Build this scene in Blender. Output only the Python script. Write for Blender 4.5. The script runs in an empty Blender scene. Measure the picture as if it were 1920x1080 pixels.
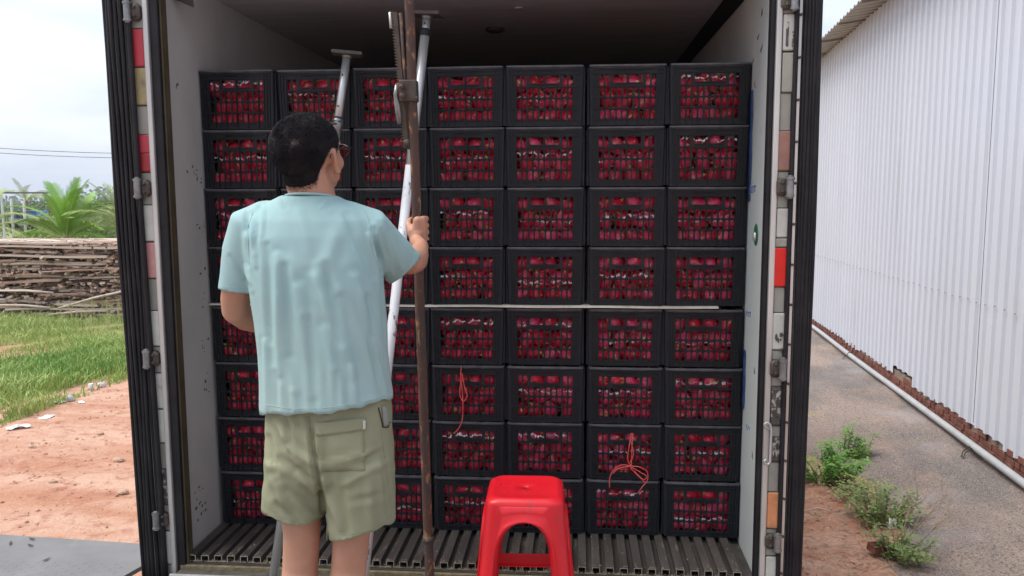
import bpy, math, random
import numpy as np
from mathutils import Vector, Matrix
from mathutils.bvhtree import BVHTree
R = math.radians
random.seed(7); rng = np.random.default_rng(7)
scene = bpy.context.scene
C = scene.collection

# ---------------------------------------------------------------- camera
FPX = 1550.0
CAM = np.array([.4712, -3.6025, 1.5374]); YAW, PITCH, ROLL = .0791, .1144, -.0038
def axes():
    cy, sy, cp, sp = math.cos(YAW), math.sin(YAW), math.cos(PITCH), math.sin(PITCH)
    f = np.array([-sy*cp, cy*cp, -sp]); r = np.array([cy, sy, 0.]); u = np.cross(r, f)
    c, s = math.cos(ROLL), math.sin(ROLL)
    return c*r+s*u, -s*r+c*u, f
RX, UX, FX = axes()
cd = bpy.data.cameras.new('camera'); cam = bpy.data.objects.new('camera', cd); C.objects.link(cam)
cam.matrix_world = Matrix(((RX[0], UX[0], -FX[0], CAM[0]), (RX[1], UX[1], -FX[1], CAM[1]), (RX[2], UX[2], -FX[2], CAM[2]), (0, 0, 0, 1)))
cd.sensor_width = 36; cd.lens = FPX/1920*36; cd.clip_start = .05; cd.clip_end = 3000
scene.camera = cam
def ray(px, py): return FX + RX*(px-960)/FPX - UX*(py-540)/FPX
def at(px, py, Y):                       # survey helper: a point of the photo at a known depth
    d = ray(px, py); return CAM + d*(Y-CAM[1])/d[1]
def atz(px, py, Z):
    d = ray(px, py); return CAM + d*(Z-CAM[2])/d[2]
def atx(px, py, X):
    d = ray(px, py); return CAM + d*(X-CAM[0])/d[0]

# ---------------------------------------------------------------- sky, sun, exposure
SUN_EL, SUN_ROT = R(62), R(262)
w = bpy.data.worlds.new('World'); scene.world = w; w.use_nodes = True
nt = w.node_tree; nt.nodes.clear()
out = nt.nodes.new('ShaderNodeOutputWorld'); bg = nt.nodes.new('ShaderNodeBackground')
sky = nt.nodes.new('ShaderNodeTexSky'); sky.sky_type = 'NISHITA'; sky.sun_disc = False
sky.sun_elevation = SUN_EL; sky.sun_rotation = SUN_ROT; sky.air_density = 1.2; sky.dust_density = 2.5
tc = nt.nodes.new('ShaderNodeTexCoord'); mp = nt.nodes.new('ShaderNodeMapping'); mp.inputs['Scale'].default_value = (1, 1, 4.5)
no = nt.nodes.new('ShaderNodeTexNoise'); no.inputs['Scale'].default_value = 1.7; no.inputs['Detail'].default_value = 7; no.inputs['Roughness'].default_value = .55
cr = nt.nodes.new('ShaderNodeValToRGB'); cr.color_ramp.elements[0].position = .36; cr.color_ramp.elements[1].position = .62
mx = nt.nodes.new('ShaderNodeMix'); mx.data_type = 'RGBA'
nt.links.new(tc.outputs['Generated'], mp.inputs['Vector']); nt.links.new(mp.outputs[0], no.inputs['Vector'])
nt.links.new(no.outputs['Fac'], cr.inputs[0]); cr.color_ramp.elements[0].color = (0, 0, 0, 1); cr.color_ramp.elements[1].color = (1, 1, 1, 1)
mx.inputs[0].default_value = .86; nt.links.new(sky.outputs[0], mx.inputs[6])
cm = nt.nodes.new('ShaderNodeMix'); cm.data_type = 'RGBA'; cm.inputs[6].default_value = (3.3, 3.95, 5.2, 1); cm.inputs[7].default_value = (5.9, 6.05, 6.3, 1)
nt.links.new(cr.outputs[0], cm.inputs[0]); nt.links.new(cm.outputs[2], mx.inputs[7])
nt.links.new(mx.outputs[2], bg.inputs[0]); bg.inputs[1].default_value = .085; nt.links.new(bg.outputs[0], out.inputs[0])
sd = bpy.data.lights.new('sun', 'SUN'); sd.energy = 1.6; sd.angle = R(42); sd.color = (1, .96, .9)
so = bpy.data.objects.new('sun', sd); C.objects.link(so)
az = SUN_ROT
sdir = Vector((math.sin(az)*math.cos(SUN_EL), math.cos(az)*math.cos(SUN_EL), math.sin(SUN_EL)))
so.rotation_euler = sdir.to_track_quat('Z', 'Y').to_euler()
scene.view_settings.view_transform = 'Standard'; scene.view_settings.look = 'None'
scene.view_settings.gamma = 1; scene.view_settings.exposure = 1.3
scene.cycles.max_bounces = 8; scene.cycles.diffuse_bounces = 5

# ---------------------------------------------------------------- helpers
def mat(name, c1, c2=None, scale=8, rough=.6, metal=0, bump=0, bscale=None, detail=6, lo=.35, hi=.65, c3=None, s3=3, lo3=.55, hi3=.65,
        stretch=None, spec=.5, rand=None, sub=0, bdist=.01, coord='Object', rough2=None):
    m = bpy.data.materials.new(name); m.use_nodes = True; t = m.node_tree; N = t.nodes; L = t.links
    b = N['Principled BSDF']; b.inputs['Roughness'].default_value = rough; b.inputs['Metallic'].default_value = metal
    b.inputs['Specular IOR Level'].default_value = spec
    if sub: b.inputs['Subsurface Weight'].default_value = sub; b.inputs['Subsurface Radius'].default_value = (.6, .25, .12); b.inputs['Subsurface Scale'].default_value = .012
    b.inputs['Base Color'].default_value = (*c1, 1)
    co = N.new('ShaderNodeTexCoord'); ma = N.new('ShaderNodeMapping'); L.new(co.outputs[coord], ma.inputs[0])
    if stretch: ma.inputs['Scale'].default_value = stretch
    last = None
    def noise(s, d=detail):
        n = N.new('ShaderNodeTexNoise'); n.inputs['Scale'].default_value = s; n.inputs['Detail'].default_value = d
        n.inputs['Roughness'].default_value = .6; L.new(ma.outputs[0], n.inputs['Vector']); return n
    def ramp(o, a, z):
        r = N.new('ShaderNodeMapRange'); r.inputs[1].default_value = a; r.inputs[2].default_value = z; L.new(o, r.inputs[0]); return r
    def mix(f, a, bb):
        x = N.new('ShaderNodeMix'); x.data_type = 'RGBA'; L.new(f, x.inputs[0])
        for k, v in ((6, a), (7, bb)):
            if isinstance(v, tuple): x.inputs[k].default_value = (*v, 1)
            else: L.new(v, x.inputs[k])
        return x.outputs[2]
    cur = c1
    if c2:
        n = noise(scale); r = ramp(n.outputs['Fac'], lo, hi); cur = mix(r.outputs[0], c1, c2)
        if rough2 is not None:
            rr = N.new('ShaderNodeMapRange'); rr.inputs[3].default_value = rough; rr.inputs[4].default_value = rough2
            L.new(r.outputs[0], rr.inputs[0]); L.new(rr.outputs[0], b.inputs['Roughness'])
    if c3:
        n = noise(s3); r = ramp(n.outputs['Fac'], lo3, hi3); cur = mix(r.outputs[0], cur, c3)
    if rand:
        oi = N.new('ShaderNodeObjectInfo'); cur = mix(oi.outputs['Random'], cur, rand) if rand != 'v' else cur
    if not isinstance(cur, tuple): L.new(cur, b.inputs['Base Color'])
    if bump:
        n = noise(bscale or scale*3, 8); bp = N.new('ShaderNodeBump'); bp.inputs['Strength'].default_value = bump; bp.inputs['Distance'].default_value = bdist
        L.new(n.outputs['Fac'], bp.inputs['Height']); L.new(bp.outputs[0], b.inputs['Normal'])
    return m

class MB:
    def __init__(s): s.v = []; s.f = []; s.m = []
    def add(s, vs, fs, mi=0):
        k = len(s.v); s.v += [tuple(map(float, p)) for p in vs]; s.f += [tuple(i+k for i in f) for f in fs]; s.m += [mi]*len(fs)
    def box(s, a, b, mi=0, M=None):
        x0, y0, z0 = a; x1, y1, z1 = b
        vs = [(x0,y0,z0),(x1,y0,z0),(x1,y1,z0),(x0,y1,z0),(x0,y0,z1),(x1,y0,z1),(x1,y1,z1),(x0,y1,z1)]
        if M is not None: vs = [tuple(M @ Vector(p)) for p in vs]
        s.add(vs, [(0,3,2,1),(4,5,6,7),(0,1,5,4),(1,2,6,5),(2,3,7,6),(3,0,4,7)], mi)
    def cbox(s, a, b, c=.004, mi=0):      # box with chamfered vertical (Y-parallel) edges, seen from -Y
        x0, y0, z0 = a; x1, y1, z1 = b
        ring = [(x0+c,z0),(x1-c,z0),(x1,z0+c),(x1,z1-c),(x1-c,z1),(x0+c,z1),(x0,z1-c),(x0,z0+c)]
        n = 8; cx, cz = (x0+x1)/2, (z0+z1)/2; k = min(c, (x1-x0)*.2)
        vs = [(cx+(x-cx)*(1-k/(x1-x0)*2), y0, cz+(z-cz)*(1-k/(z1-z0)*2)) for x, z in ring]+[(x, y0+k*.7, z) for x, z in ring]+[(x, y1, z) for x, z in ring]
        fs = [tuple(range(n))]
        for l in (0, 1): fs += [(l*n+i, l*n+n+i, l*n+n+(i+1) % n, l*n+(i+1) % n) for i in range(n)]
        fs.append(tuple(range(3*n-1, 2*n-1, -1))); s.add(vs, fs, mi)
    def tube(s, pts, rad, n=12, cap=True, mi=0, squash=None, ref=None):
        pts = [np.array(p, float) for p in pts]
        if not hasattr(rad, '__len__'): rad = [rad]*len(pts)
        vs = []; a = None
        for i, p in enumerate(pts):
            t = pts[min(i+1, len(pts)-1)]-pts[max(i-1, 0)]; t = t/(np.linalg.norm(t)+1e-12)
            if a is None:
                a = np.array(ref, float) if ref is not None else (np.array([0, 0, 1.]) if abs(t[2]) < .8 else np.array([1., 0, 0]))
            a = a - t*(a@t); a /= np.linalg.norm(a); b = np.cross(t, a)
            q = squash[i] if squash is not None and hasattr(squash, '__len__') else (squash or 1)
            for k in range(n):
                th = 2*math.pi*k/n; vs.append(p+rad[i]*(a*math.cos(th)+b*math.sin(th)*q))
        fs = []
        for i in range(len(pts)-1):
            for k in range(n): fs.append((i*n+k, i*n+(k+1) % n, (i+1)*n+(k+1) % n, (i+1)*n+k))
        if cap: fs += [tuple(range(n-1, -1, -1)), tuple(range((len(pts)-1)*n, len(pts)*n))]
        s.add(vs, fs, mi)
    def ell(s, c, r, M=None, nu=16, nv=10, mi=0):
        vs = [];
        for j in range(nv+1):
            ph = math.pi*j/nv
            for i in range(nu):
                th = 2*math.pi*i/nu; p = Vector((r[0]*math.sin(ph)*math.cos(th), r[1]*math.sin(ph)*math.sin(th), r[2]*math.cos(ph)))
                if M is not None: p = M @ p
                vs.append((p[0]+c[0], p[1]+c[1], p[2]+c[2]))
        fs = [(j*nu+i, (j+1)*nu+i, (j+1)*nu+(i+1) % nu, j*nu+(i+1) % nu) for j in range(nv) for i in range(nu)]
        s.add(vs, fs, mi)
    def caps(s, pts, rad, n=12, squash=None, ref=None):   # tube with round ends, closed
        P = [np.array(p, float) for p in pts]; r = list(rad) if hasattr(rad, '__len__') else [rad]*len(P)
        sq = list(squash) if hasattr(squash, '__len__') else [squash or 1]*len(P)
        d0 = P[0]-P[1]; d0 /= np.linalg.norm(d0); d1 = P[-1]-P[-2]; d1 /= np.linalg.norm(d1)
        A = [P[0]+d0*r[0]*k for k in (.97, .7, .35)]; ra = [r[0]*k for k in (.24, .71, .94)]
        B = [P[-1]+d1*r[-1]*k for k in (.35, .7, .97)]; rb = [r[-1]*k for k in (.94, .71, .24)]
        s.tube(A+P+B, ra+r+rb, n, True, 0, [sq[0]]*3+sq+[sq[-1]]*3, ref)
    def loft(s, rings, mi=0):
        n = len(rings[0]); vs = [p for r in rings for p in r]; fs = []
        for i in range(len(rings)-1):
            for k in range(n): fs.append((i*n+k, i*n+(k+1) % n, (i+1)*n+(k+1) % n, (i+1)*n+k))
        fs += [tuple(range(n-1, -1, -1)), tuple(range((len(rings)-1)*n, len(rings)*n))]; s.add(vs, fs, mi)
    def mesh(s, name='mesh'):
        me = bpy.data.meshes.new(name); me.from_pydata(s.v, [], s.f)
        if any(s.m): me.polygons.foreach_set('material_index', s.m)
        me.update(); return me
    def build(s, name, mats, parent=None, smooth=False, bevel=0, loc=None, angle=None):
        me = s.mesh(name); return link(name, me, mats, parent, smooth, bevel, loc, angle)

def link(name, me, mats=None, parent=None, smooth=False, bevel=0, loc=None, angle=None):
    o = bpy.data.objects.new(name, me); C.objects.link(o)
    if mats and not me.materials:
        for m in (mats if isinstance(mats, (list, tuple)) else [mats]): me.materials.append(m)
    if smooth: me.polygons.foreach_set('use_smooth', [True]*len(me.polygons))
    if parent is not None: o.parent = parent
    if loc is not None: o.location = loc
    if bevel:
        b = o.modifiers.new('bevel', 'BEVEL'); b.width = bevel; b.segments = 2; b.limit_method = 'ANGLE'; b.angle_limit = R(40)
    return o
def tag(o, label, cat=None, group=None, kind=None):
    if label: o['label'] = label
    if cat: o['category'] = cat
    if group: o['group'] = group
    if kind: o['kind'] = kind
    return o
def thing(name, label, cat, loc=(0, 0, 0), rz=0, group=None):
    o = bpy.data.objects.new(name, None); C.objects.link(o); o.location = tuple(map(float, loc)); o.rotation_euler = (0, 0, rz)
    o.empty_display_size = .1; return tag(o, label, cat, group)
def copy_tree(root):
    r = root.copy(); C.objects.link(r)
    for ch in [c for c in bpy.data.objects if c.parent == root]:
        d = ch.copy(); C.objects.link(d); d.parent = r
        for g in [q for q in bpy.data.objects if q.parent == ch]:
            e = g.copy(); C.objects.link(e); e.parent = d
    return r
def npmesh(name, V, F, mats, label=None, cat=None, kind=None, group=None, smooth=False, mi=None, parent=None):
    me = bpy.data.meshes.new(name); me.from_pydata([tuple(map(float, p)) for p in V], [], [tuple(map(int, f)) for f in F])
    if mi is not None:
        for m in mats: me.materials.append(m)
        me.polygons.foreach_set('material_index', np.asarray(mi, dtype=np.int32))
    o = link(name, me, None if mi is not None else mats, parent, smooth); tag(o, label, cat, group, kind); return o

# ---------------------------------------------------------------- materials
M = {}
M['crate'] = mat('crate_plastic', (.011, .0125, .0175), (.020, .022, .028), 6, .42, bump=.1, bscale=60, bdist=.002, spec=.22, rand=(.018, .02, .025), c3=(.05, .05, .05), s3=2.2, lo3=.58, hi3=.8)
M['rim'] = mat('crate_rim', (.035, .038, .046), (.10, .10, .11), 14, .3, spec=.5, c3=(.24, .24, .25), s3=9, lo3=.62, hi3=.72)  # bright highlights of the lit rims put into the colour, along with pale dust
M['fruit'] = mat('fruit_skin', (.82, .022, .15), (.88, .14, .28), 22, .32, c3=(.70, .58, .22), s3=30, lo3=.60, hi3=.70, rand=(.66, .014, .05), spec=.45)
M['scale'] = mat('fruit_scale', (.62, .50, .20), (.34, .42, .10), 40, .5, c3=(.55, .10, .12), s3=14, lo3=.5, hi3=.6)
M['film'] = mat('packing_film', (.86, .86, .88), (.55, .55, .6), 30, .3)
M['wall'] = mat('panel_paint', (.53, .525, .51), (.45, .445, .43), 3, .5, c3=(.27, .25, .22), s3=9, lo3=.66, hi3=.76, stretch=(1, 1, .6), bump=.08, bscale=30)
M['wallR'] = mat('panel_paint_pale', (.56, .60, .59), (.50, .54, .54), 3, .5, c3=(.33, .31, .28), s3=9, lo3=.68, hi3=.78, stretch=(1, 1, .6), bump=.08, bscale=30)
M['ceil'] = mat('ceiling_panel', (.68, .68, .74), (.56, .56, .62), 2, .5, c3=(.66, .64, .65), s3=3, stretch=(1, 9, 1), bump=.15, bscale=20)
M['post'] = mat('post_paint', (.33, .33, .29), (.27, .27, .24), 5, .5, c3=(.18, .15, .11), s3=14, lo3=.62, hi3=.72, bump=.15, bscale=40)
M['alu_bright'] = mat('worn_aluminium', (.62, .62, .60), (.45, .45, .44), 9, .38, .55, stretch=(1, 1, .2), bump=.1)
M['alu'] = mat('pole_aluminium', (.62, .64, .65), (.48, .5, .51), 14, .36, .65, stretch=(1, 1, .25), bump=.06, bscale=60)
M['white_pole'] = mat('scuffed_white_paint', (.74, .75, .78), (.62, .63, .66), 12, .42, c3=(.20, .20, .21), s3=34, lo3=.585, hi3=.62, stretch=(1, 1, .4))
M['rubber'] = mat('rubber_seal', (.010, .0095, .012), (.02, .019, .022), 10, .5, bump=.12, bscale=25, spec=.25)
M['steel'] = mat('hinge_steel', (.30, .31, .32), (.18, .18, .18), 25, .36, .7, c3=(.2, .11, .07), s3=18, lo3=.63, hi3=.72)
M['dark'] = mat('dark_steel', (.05, .047, .043), (.09, .08, .07), 12, .6, .3, bump=.2)
M['rust'] = mat('rusty_steel', (.105, .052, .036), (.06, .046, .045), 18, .72, .2, c3=(.34, .17, .08), s3=46, lo3=.56, hi3=.66, bump=.55, bscale=90, bdist=.004, stretch=(1, 1, .5))
M['jack'] = mat('grimy_jack_steel', (.11, .09, .075), (.07, .055, .048), 30, .6, .5, bump=.4, bscale=80, bdist=.003)
M['slat'] = mat('floor_slat', (.135, .118, .108), (.075, .064, .058), 9, .5, .35, c3=(.30, .26, .2), s3=24, lo3=.62, hi3=.72, stretch=(1, .25, 1), bump=.2)
M['slat_end'] = mat('slat_cut_end', (.55, .53, .48), (.34, .30, .25), 40, .42, .5)
M['sill'] = mat('grimy_sill', (.07, .066, .06), (.16, .145, .12), 12, .55, .2, bump=.4, bscale=40)
M['grit'] = mat('yellow_grit', (.26, .21, .12), (.16, .12, .07), 40, .9, bump=.6, bscale=120)
M['red_plastic'] = mat('red_plastic', (.74, .012, .024), (.66, .010, .020), 5, .27, bump=.03, bscale=14, c3=(.50, .03, .035), s3=26, lo3=.60, hi3=.72, rough2=.48)
M['shirt'] = mat('aqua_cotton', (.335, .485, .475), (.37, .475, .45), 1.6, .92, bump=.22, bscale=260, bdist=.0008, c3=(.295, .475, .515), s3=1.1, lo3=.40, hi3=.75, spec=.1)
M['shorts'] = mat('olive_cotton', (.31, .315, .215), (.255, .265, .175), 5, .9, bump=.3, bscale=200, bdist=.001, spec=.1)
M['lining'] = mat('pocket_lining', (.30, .33, .30), (.24, .26, .24), 9, .9)
M['skin'] = mat('skin', (.50, .265, .18), (.44, .215, .14), 7, .5, sub=.12, bump=.14, bscale=130, bdist=.0012, c3=(.55, .285, .205), s3=11, lo3=.55, hi3=.8)
M['hair'] = mat('black_hair', (.010, .009, .012), (.016, .014, .018), 40, .6, spec=.18)
M['scalp'] = mat('scalp', (.016, .013, .015), (.011, .010, .012), 40, .8, bump=.5, bscale=200, spec=.1)
M['glasses'] = mat('black_frame', (.012, .012, .014), rough=.25)
M['twine'] = mat('red_twine', (.62, .045, .04), (.7, .12, .1), 40, .55)
M['board'] = mat('pale_board', (.62, .6, .54), (.45, .42, .36), 12, .7, bump=.2)
M['blue'] = mat('blue_film', (.015, .035, .12), (.03, .07, .2), 14, .3)
# ================================================================ TRAILER
WX = 1.20; FR = -.345                      # inner half width, Y of the rear frame
tr = thing('box_trailer', 'open rear of a refrigerated truck body, loaded with black fruit crates behind grimy steel posts', 'truck', (0, 0, 0))
b = MB(); b.box((-WX-.055, FR+.035, -.05), (-WX, 7.5, 2.43)); b.build('side_wall', M['wall'], tr)
b = MB(); b.box((WX, FR+.035, -.05), (WX+.055, 7.5, 2.43)); b.build('side_wall', M['wallR'], tr)
b = MB(); b.box((-WX-.08, 7.5, -.1), (WX+.08, 7.6, 2.5)); b.build('front_wall', M['wall'], tr)
b = MB(); b.box((-WX-.08, FR+.035, 2.433), (WX+.08, 7.6, 2.52))
b.build('ceiling', M['ceil'], tr)
b = MB(); b.add([(WX-.003, FR, 2.43), (WX-.055, FR, 2.43), (WX-.003, FR, 2.375), (WX-.003, 7, 2.43), (WX-.055, 7, 2.43), (WX-.003, 7, 2.375)], [(0, 1, 2), (1, 4, 5, 2), (3, 5, 4), (0, 3, 4, 1), (0, 2, 5, 3)])
b.build('corner_trim', M['rubber'], tr)
# ceiling lamp dome (unlit) and a small tear
p = atz(928, 54, 2.43); b = MB()
b.tube([(p[0], p[1], 2.432), (p[0], p[1], 2.42), (p[0], p[1], 2.412)], [.055, .052, .035], 20); b.build('ceiling_vent', M['dark'], tr, True)
p = atz(972, 15, 2.43); b = MB(); b.box((p[0]-.015, p[1]-.012, 2.426), (p[0]+.018, p[1]+.012, 2.432)); b.build('ceiling_rivet', M['alu_bright'], tr)
# rectangular dark bracket at the top left
b = MB(); q0 = at(330, -8, -.05); q1 = at(364, 15, .0)
b.add([at(325, -12, -.2), at(362, -12, -.2), at(364, 15, -.2), at(325, -2, -.2), at(325, -12, -.17), at(362, -12, -.17), at(364, 15, -.17), at(325, -2, -.17)], [(0, 1, 2, 3), (7, 6, 5, 4), (0, 4, 5, 1), (1, 5, 6, 2), (2, 6, 7, 3), (3, 7, 4, 0)])
b.tube([at(340, -6, -.2), at(338, -40, -.2)], .01); b.build('corner_bracket', M['dark'], tr)

# T-section floor: square-wave extrusion
fm = MB(); pitch = .0575; n = int(2*WX/pitch); th = .0028; hz = .026; y0, y1 = FR+.02, 7.45
for i in range(n):
    x = -WX+.012+i*pitch; wd = .034
    j = random.uniform(-.0015, .0015); z1 = 0; ye = y0+random.uniform(-.004, .004)
    # top plate, two webs, bottom plate
    fm.box((x+j, ye, z1-th), (x+wd+j, y1, z1)); fm.box((x+j, ye, z1-hz), (x+th+j, y1, z1-th-.0002)); fm.box((x+wd-th+j, ye, z1-hz), (x+wd+j, y1, z1-th-.0002))
    fm.box((x+wd-th+j+.003, ye+.0003, z1-hz-th), (x+pitch+th+j-.003, y1, z1-hz-.0003))
    for k in range(1, 5): xx = x+wd*k/5; fm.box((xx+j-.0008, ye+.001, z1+.0002), (xx+j+.0008, y1, z1+.0011))
me = fm.mesh('floor_slats'); me.materials.append(M['slat']); me.materials.append(M['slat_end'])
for p_ in me.polygons:
    if p_.normal.y < -.9: p_.material_index = 1
link('floor_slats', me, None, tr)
b = MB(); b.box((-WX, FR, -.14), (WX, 7.45, -.0295)); b.build('floor_pan', M['dark'], tr)
# dirt collected along the floor edge
gv = []; gf = []
for k in range(2600):
    x = random.uniform(-WX+.01, WX-.01); y = FR+.012+abs(random.gauss(0, .014)) if k < 2000 else FR+random.uniform(.01, .33); z = -.026 if k < 2000 else (0.0008 if ((x+WX-.012) % pitch) < .034 else -.027)
    if k < 2000 and y > FR+.022 and ((x+WX-.012) % pitch) < .034 and random.random() < .5: z = .001
    s = random.uniform(.0012, .0035) if k > 20 else .006; c0 = len(gv)
    for d in ((1, 0, 0), (-.5, .86, 0), (-.5, -.86, 0), (0, 0, 1)): gv.append((x+d[0]*s*random.uniform(.6, 1.8), y+d[1]*s*random.uniform(.6, 1.8), z+d[2]*s))
    gf += [(c0, c0+1, c0+3), (c0+1, c0+2, c0+3), (c0+2, c0, c0+3)]
npmesh('floor_grit', gv, gf, [mat('grit_crumbs', (.36, .3, .19), (.2, .15, .09), 60, .9)], 'crumbs of dry yellow dirt along the front edge of the slatted floor', 'dirt', 'stuff')
# sill: gritty ledge, dark rail, bright lip
b = MB(); b.box((-WX-.01, FR-.012, -.16), (WX+.01, FR+.008, -.034)); b.build('sill_ledge', M['grit'], tr, bevel=.003)
b = MB(); b.box((-WX-.01, FR-.075, -.16), (WX+.01, FR-.014, -.05)); b.build('sill_rail', M['sill'], tr, bevel=.004)
b = MB(); b.tube([(-WX-.02, FR-.082, -.046), (WX+.02, FR-.082, -.046)], .0075, 8); b.build('sill_lip', M['alu_bright'], tr, True)
b = MB(); b.box((-1.27, FR-.07, -.42), (1.27, 0.1, -.165)); b.build('rear_bumper', M['dark'], tr, bevel=.01)
# side skirts and running gear so that the body stands on something
b = MB(); b.box((-.5, .2, -.5), (-.38, 7.4, -.15)); b.box((.38, .2, -.5), (.5, 7.4, -.15)); b.build('chassis_rail', M['dark'], tr)
for sx in (-1, 1):
    for yy in (1.5, 2.7):
        b = MB(); prof = [(.12, .2), (.28, .26), (.45, .13), (.47, .1), (.47, -.1), (.45, -.13), (.28, -.13), (.12, -.1)]
        N_ = 28; vs = [(sx*(1.02+w_), yy+r_*math.cos(2*math.pi*i/N_), -.84+r_*math.sin(2*math.pi*i/N_)) for r_, w_ in prof for i in range(N_)]
        b.add(vs, [(j*N_+i, j*N_+(i+1) % N_, (j+1)*N_+(i+1) % N_, (j+1)*N_+i) for j in range(len(prof)-1) for i in range(N_)]); b.build('wheel', M['rubber'], tr, True)

# posts: (side) s=-1 left, +1 right
for s in (-1, 1):
    X = lambda v: s*v
    def bx(b, xa, xb, ya, yb, za=-.2, zb=2.75): b.box((min(s*xa, s*xb), ya, za), (max(s*xa, s*xb), yb, zb))
    ww = 1.224 if s < 0 else 1.207
    b = MB(); bx(b, WX-.012, ww-.002, FR-.01, FR+.033); b.build('door_gasket_strip', M['rubber'], tr, bevel=.004)
    if s < 0:
        b = MB(); bx(b, WX-.02, WX-.013, FR+.005, FR+.05); b.build('brown_edge_trim', mat('brown_edge', (.05, .038, .02), (.09, .07, .04), 8, .6), tr)
    b = MB(); bx(b, ww, ww+.022, FR-.022, FR+.03); b.build('post_lip', M['alu_bright'], tr, bevel=.005)
    b = MB(); bx(b, ww+.024, 1.272 if s > 0 else 1.305, FR-.012, FR+.016); b.build('rear_post', M['post'], tr, bevel=.003)
b = MB(); b.box((-1.272, FR-.012, 2.52), (1.272, FR+.12, 2.76)); b.build('rear_header', M['post'], tr, bevel=.004)
b = MB(); b.box((-1.275, FR+.13, 2.53), (1.275, 7.7, 2.6)); b.box((-1.275, FR+.13, -.1), (-1.262, 7.7, 2.528)); b.box((1.262, FR+.13, -.1), (1.275, 7.7, 2.528)); b.build('outer_skin', mat('white_body', (.7, .7, .68), (.6, .6, .58), 3, .4), tr)

# reflectors and tape remnants on the posts (px boxes surveyed on the plane of the frame)
YP = FR-.013
def flat(name, x0, y0, x1, y1, m, th=.006, dx=0, label=None):
    a = at(x0, (y0+y1)/2, YP); c = at(x1, (y0+y1)/2, YP); z1 = at((x0+x1)/2, y0, YP)[2]; z0 = at((x0+x1)/2, y1, YP)[2]
    b = MB(); b.cbox((a[0]+dx, YP-th, z0), (c[0]+dx, YP-.0003, z1), .004)
    o = b.build(name, m, tr)
    if label: o['label'] = label
    return o
def rc(n, c, c2, **k): k.setdefault('c3', tuple(v*.35+.03 for v in c)); k.setdefault('s3', 11); k.setdefault('lo3', .56); k.setdefault('hi3', .78); return mat(n, c, c2, 18, .42, bump=.1, **k)
mr = rc('reflector_red', (.46, .03, .05), (.38, .04, .06)); mr2 = rc('reflector_faded_red', (.36, .02, .03), (.28, .02, .03))
mlit = mat('red_lamp', (.75, .015, .01), (.6, .01, .01), 9, .2)
mt = rc('reflector_tan', (.34, .27, .13), (.28, .23, .12), c3=(.1, .07, .04), s3=16); mw = rc('reflector_white', (.52, .53, .49), (.44, .45, .42), c3=(.2, .2, .16), s3=13, lo3=.64, hi3=.74)
mp_ = rc('reflector_pink', (.52, .27, .25), (.45, .2, .2)); mg = rc('reflector_grey', (.36, .37, .31), (.3, .3, .26))
mbr = rc('reflector_brown', (.33, .17, .13), (.26, .13, .1)); mor = rc('reflector_orange', (.62, .27, .12), (.52, .2, .09)); mpe = mat('peeled_tape', (.07, .06, .06), (.42, .4, .36), 30, .6, lo=.5, hi=.56)
left = [(249, 54, 271, 125, mr), (252, 128, 277, 197, mt), (260, 253, 282, 287, mr), (262, 288, 284, 322, mr2), (269, 385, 290, 452, mw), (272, 455, 294, 521, mp_), (280, 583, 302, 648, mw),
        (286, 700, 308, 765, mw), (290, 768, 312, 829, mw), (298, 880, 318, 945, mpe), (303, 996, 325, 1056, mw)]
right = [(1468, 27, 1490, 95, mw), (1466, 99, 1489, 173, mg), (1458, 246, 1482, 320, mbr), (1456, 391, 1480, 445, mw), (1454, 447, 1478, 463, mg), (1450, 465, 1476, 537, mlit),
         (1448, 587, 1471, 655, mw), (1446, 725, 1464, 797, mpe), (1448, 820, 1462, 865, mpe), (1438, 923, 1461, 990, mor), (1435, 1043, 1456, 1095, mw)]
for x0, y0_, x1, y1_, m in left: flat('reflector', x0, y0_, x1, y1_, m)
for x0, y0_, x1, y1_, m in right: flat('reflector', x0, y0_, x1, y1_, m)
for x0, y0_, x1, y1_, m in left+right:      # dark sealant frames
    flat('reflector_bed', x0-1.6, y0_-2, x1+2, y1_+2.5, M['dark'], .0022)
for x0, y0_, x1, y1_ in ((1473, 40, 1478, 88), (1484, 58, 1489, 90), (1448, 728, 1466, 733)): flat('tape_scrap', x0, y0_, x1, y1_, mpe, .0085)
# blotches of dark residue on the posts
for cx, cy, rr_, k in ((306, 905, 7, 8), (309, 930, 6, 6), (1454, 765, 6, 10), (1455, 845, 5, 5), (1460, 640, 7, 7)):
    b = MB()
    for i in range(k):
        a = at(cx+random.uniform(-rr_, rr_), cy+random.uniform(-2.4, 2.4)*rr_, YP); s1 = random.uniform(.003, .008); s2 = random.uniform(.004, .014)
        mm = random.randint(5, 8); rg = [(a[0]+s1*math.cos(2*math.pi*j/mm)*random.uniform(.6, 1.2), YP-.0092-.0001*i, a[2]+s2*math.sin(2*math.pi*j/mm)*random.uniform(.6, 1.2)) for j in range(mm)]
        b.add(rg+[(q[0], q[1]+.0022, q[2]) for q in rg], [tuple(range(mm))]+[(j, j+mm, (j+1) % mm+mm, (j+1) % mm) for j in range(mm)])
    b.build('tape_residue', M['dark'], tr)

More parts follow.
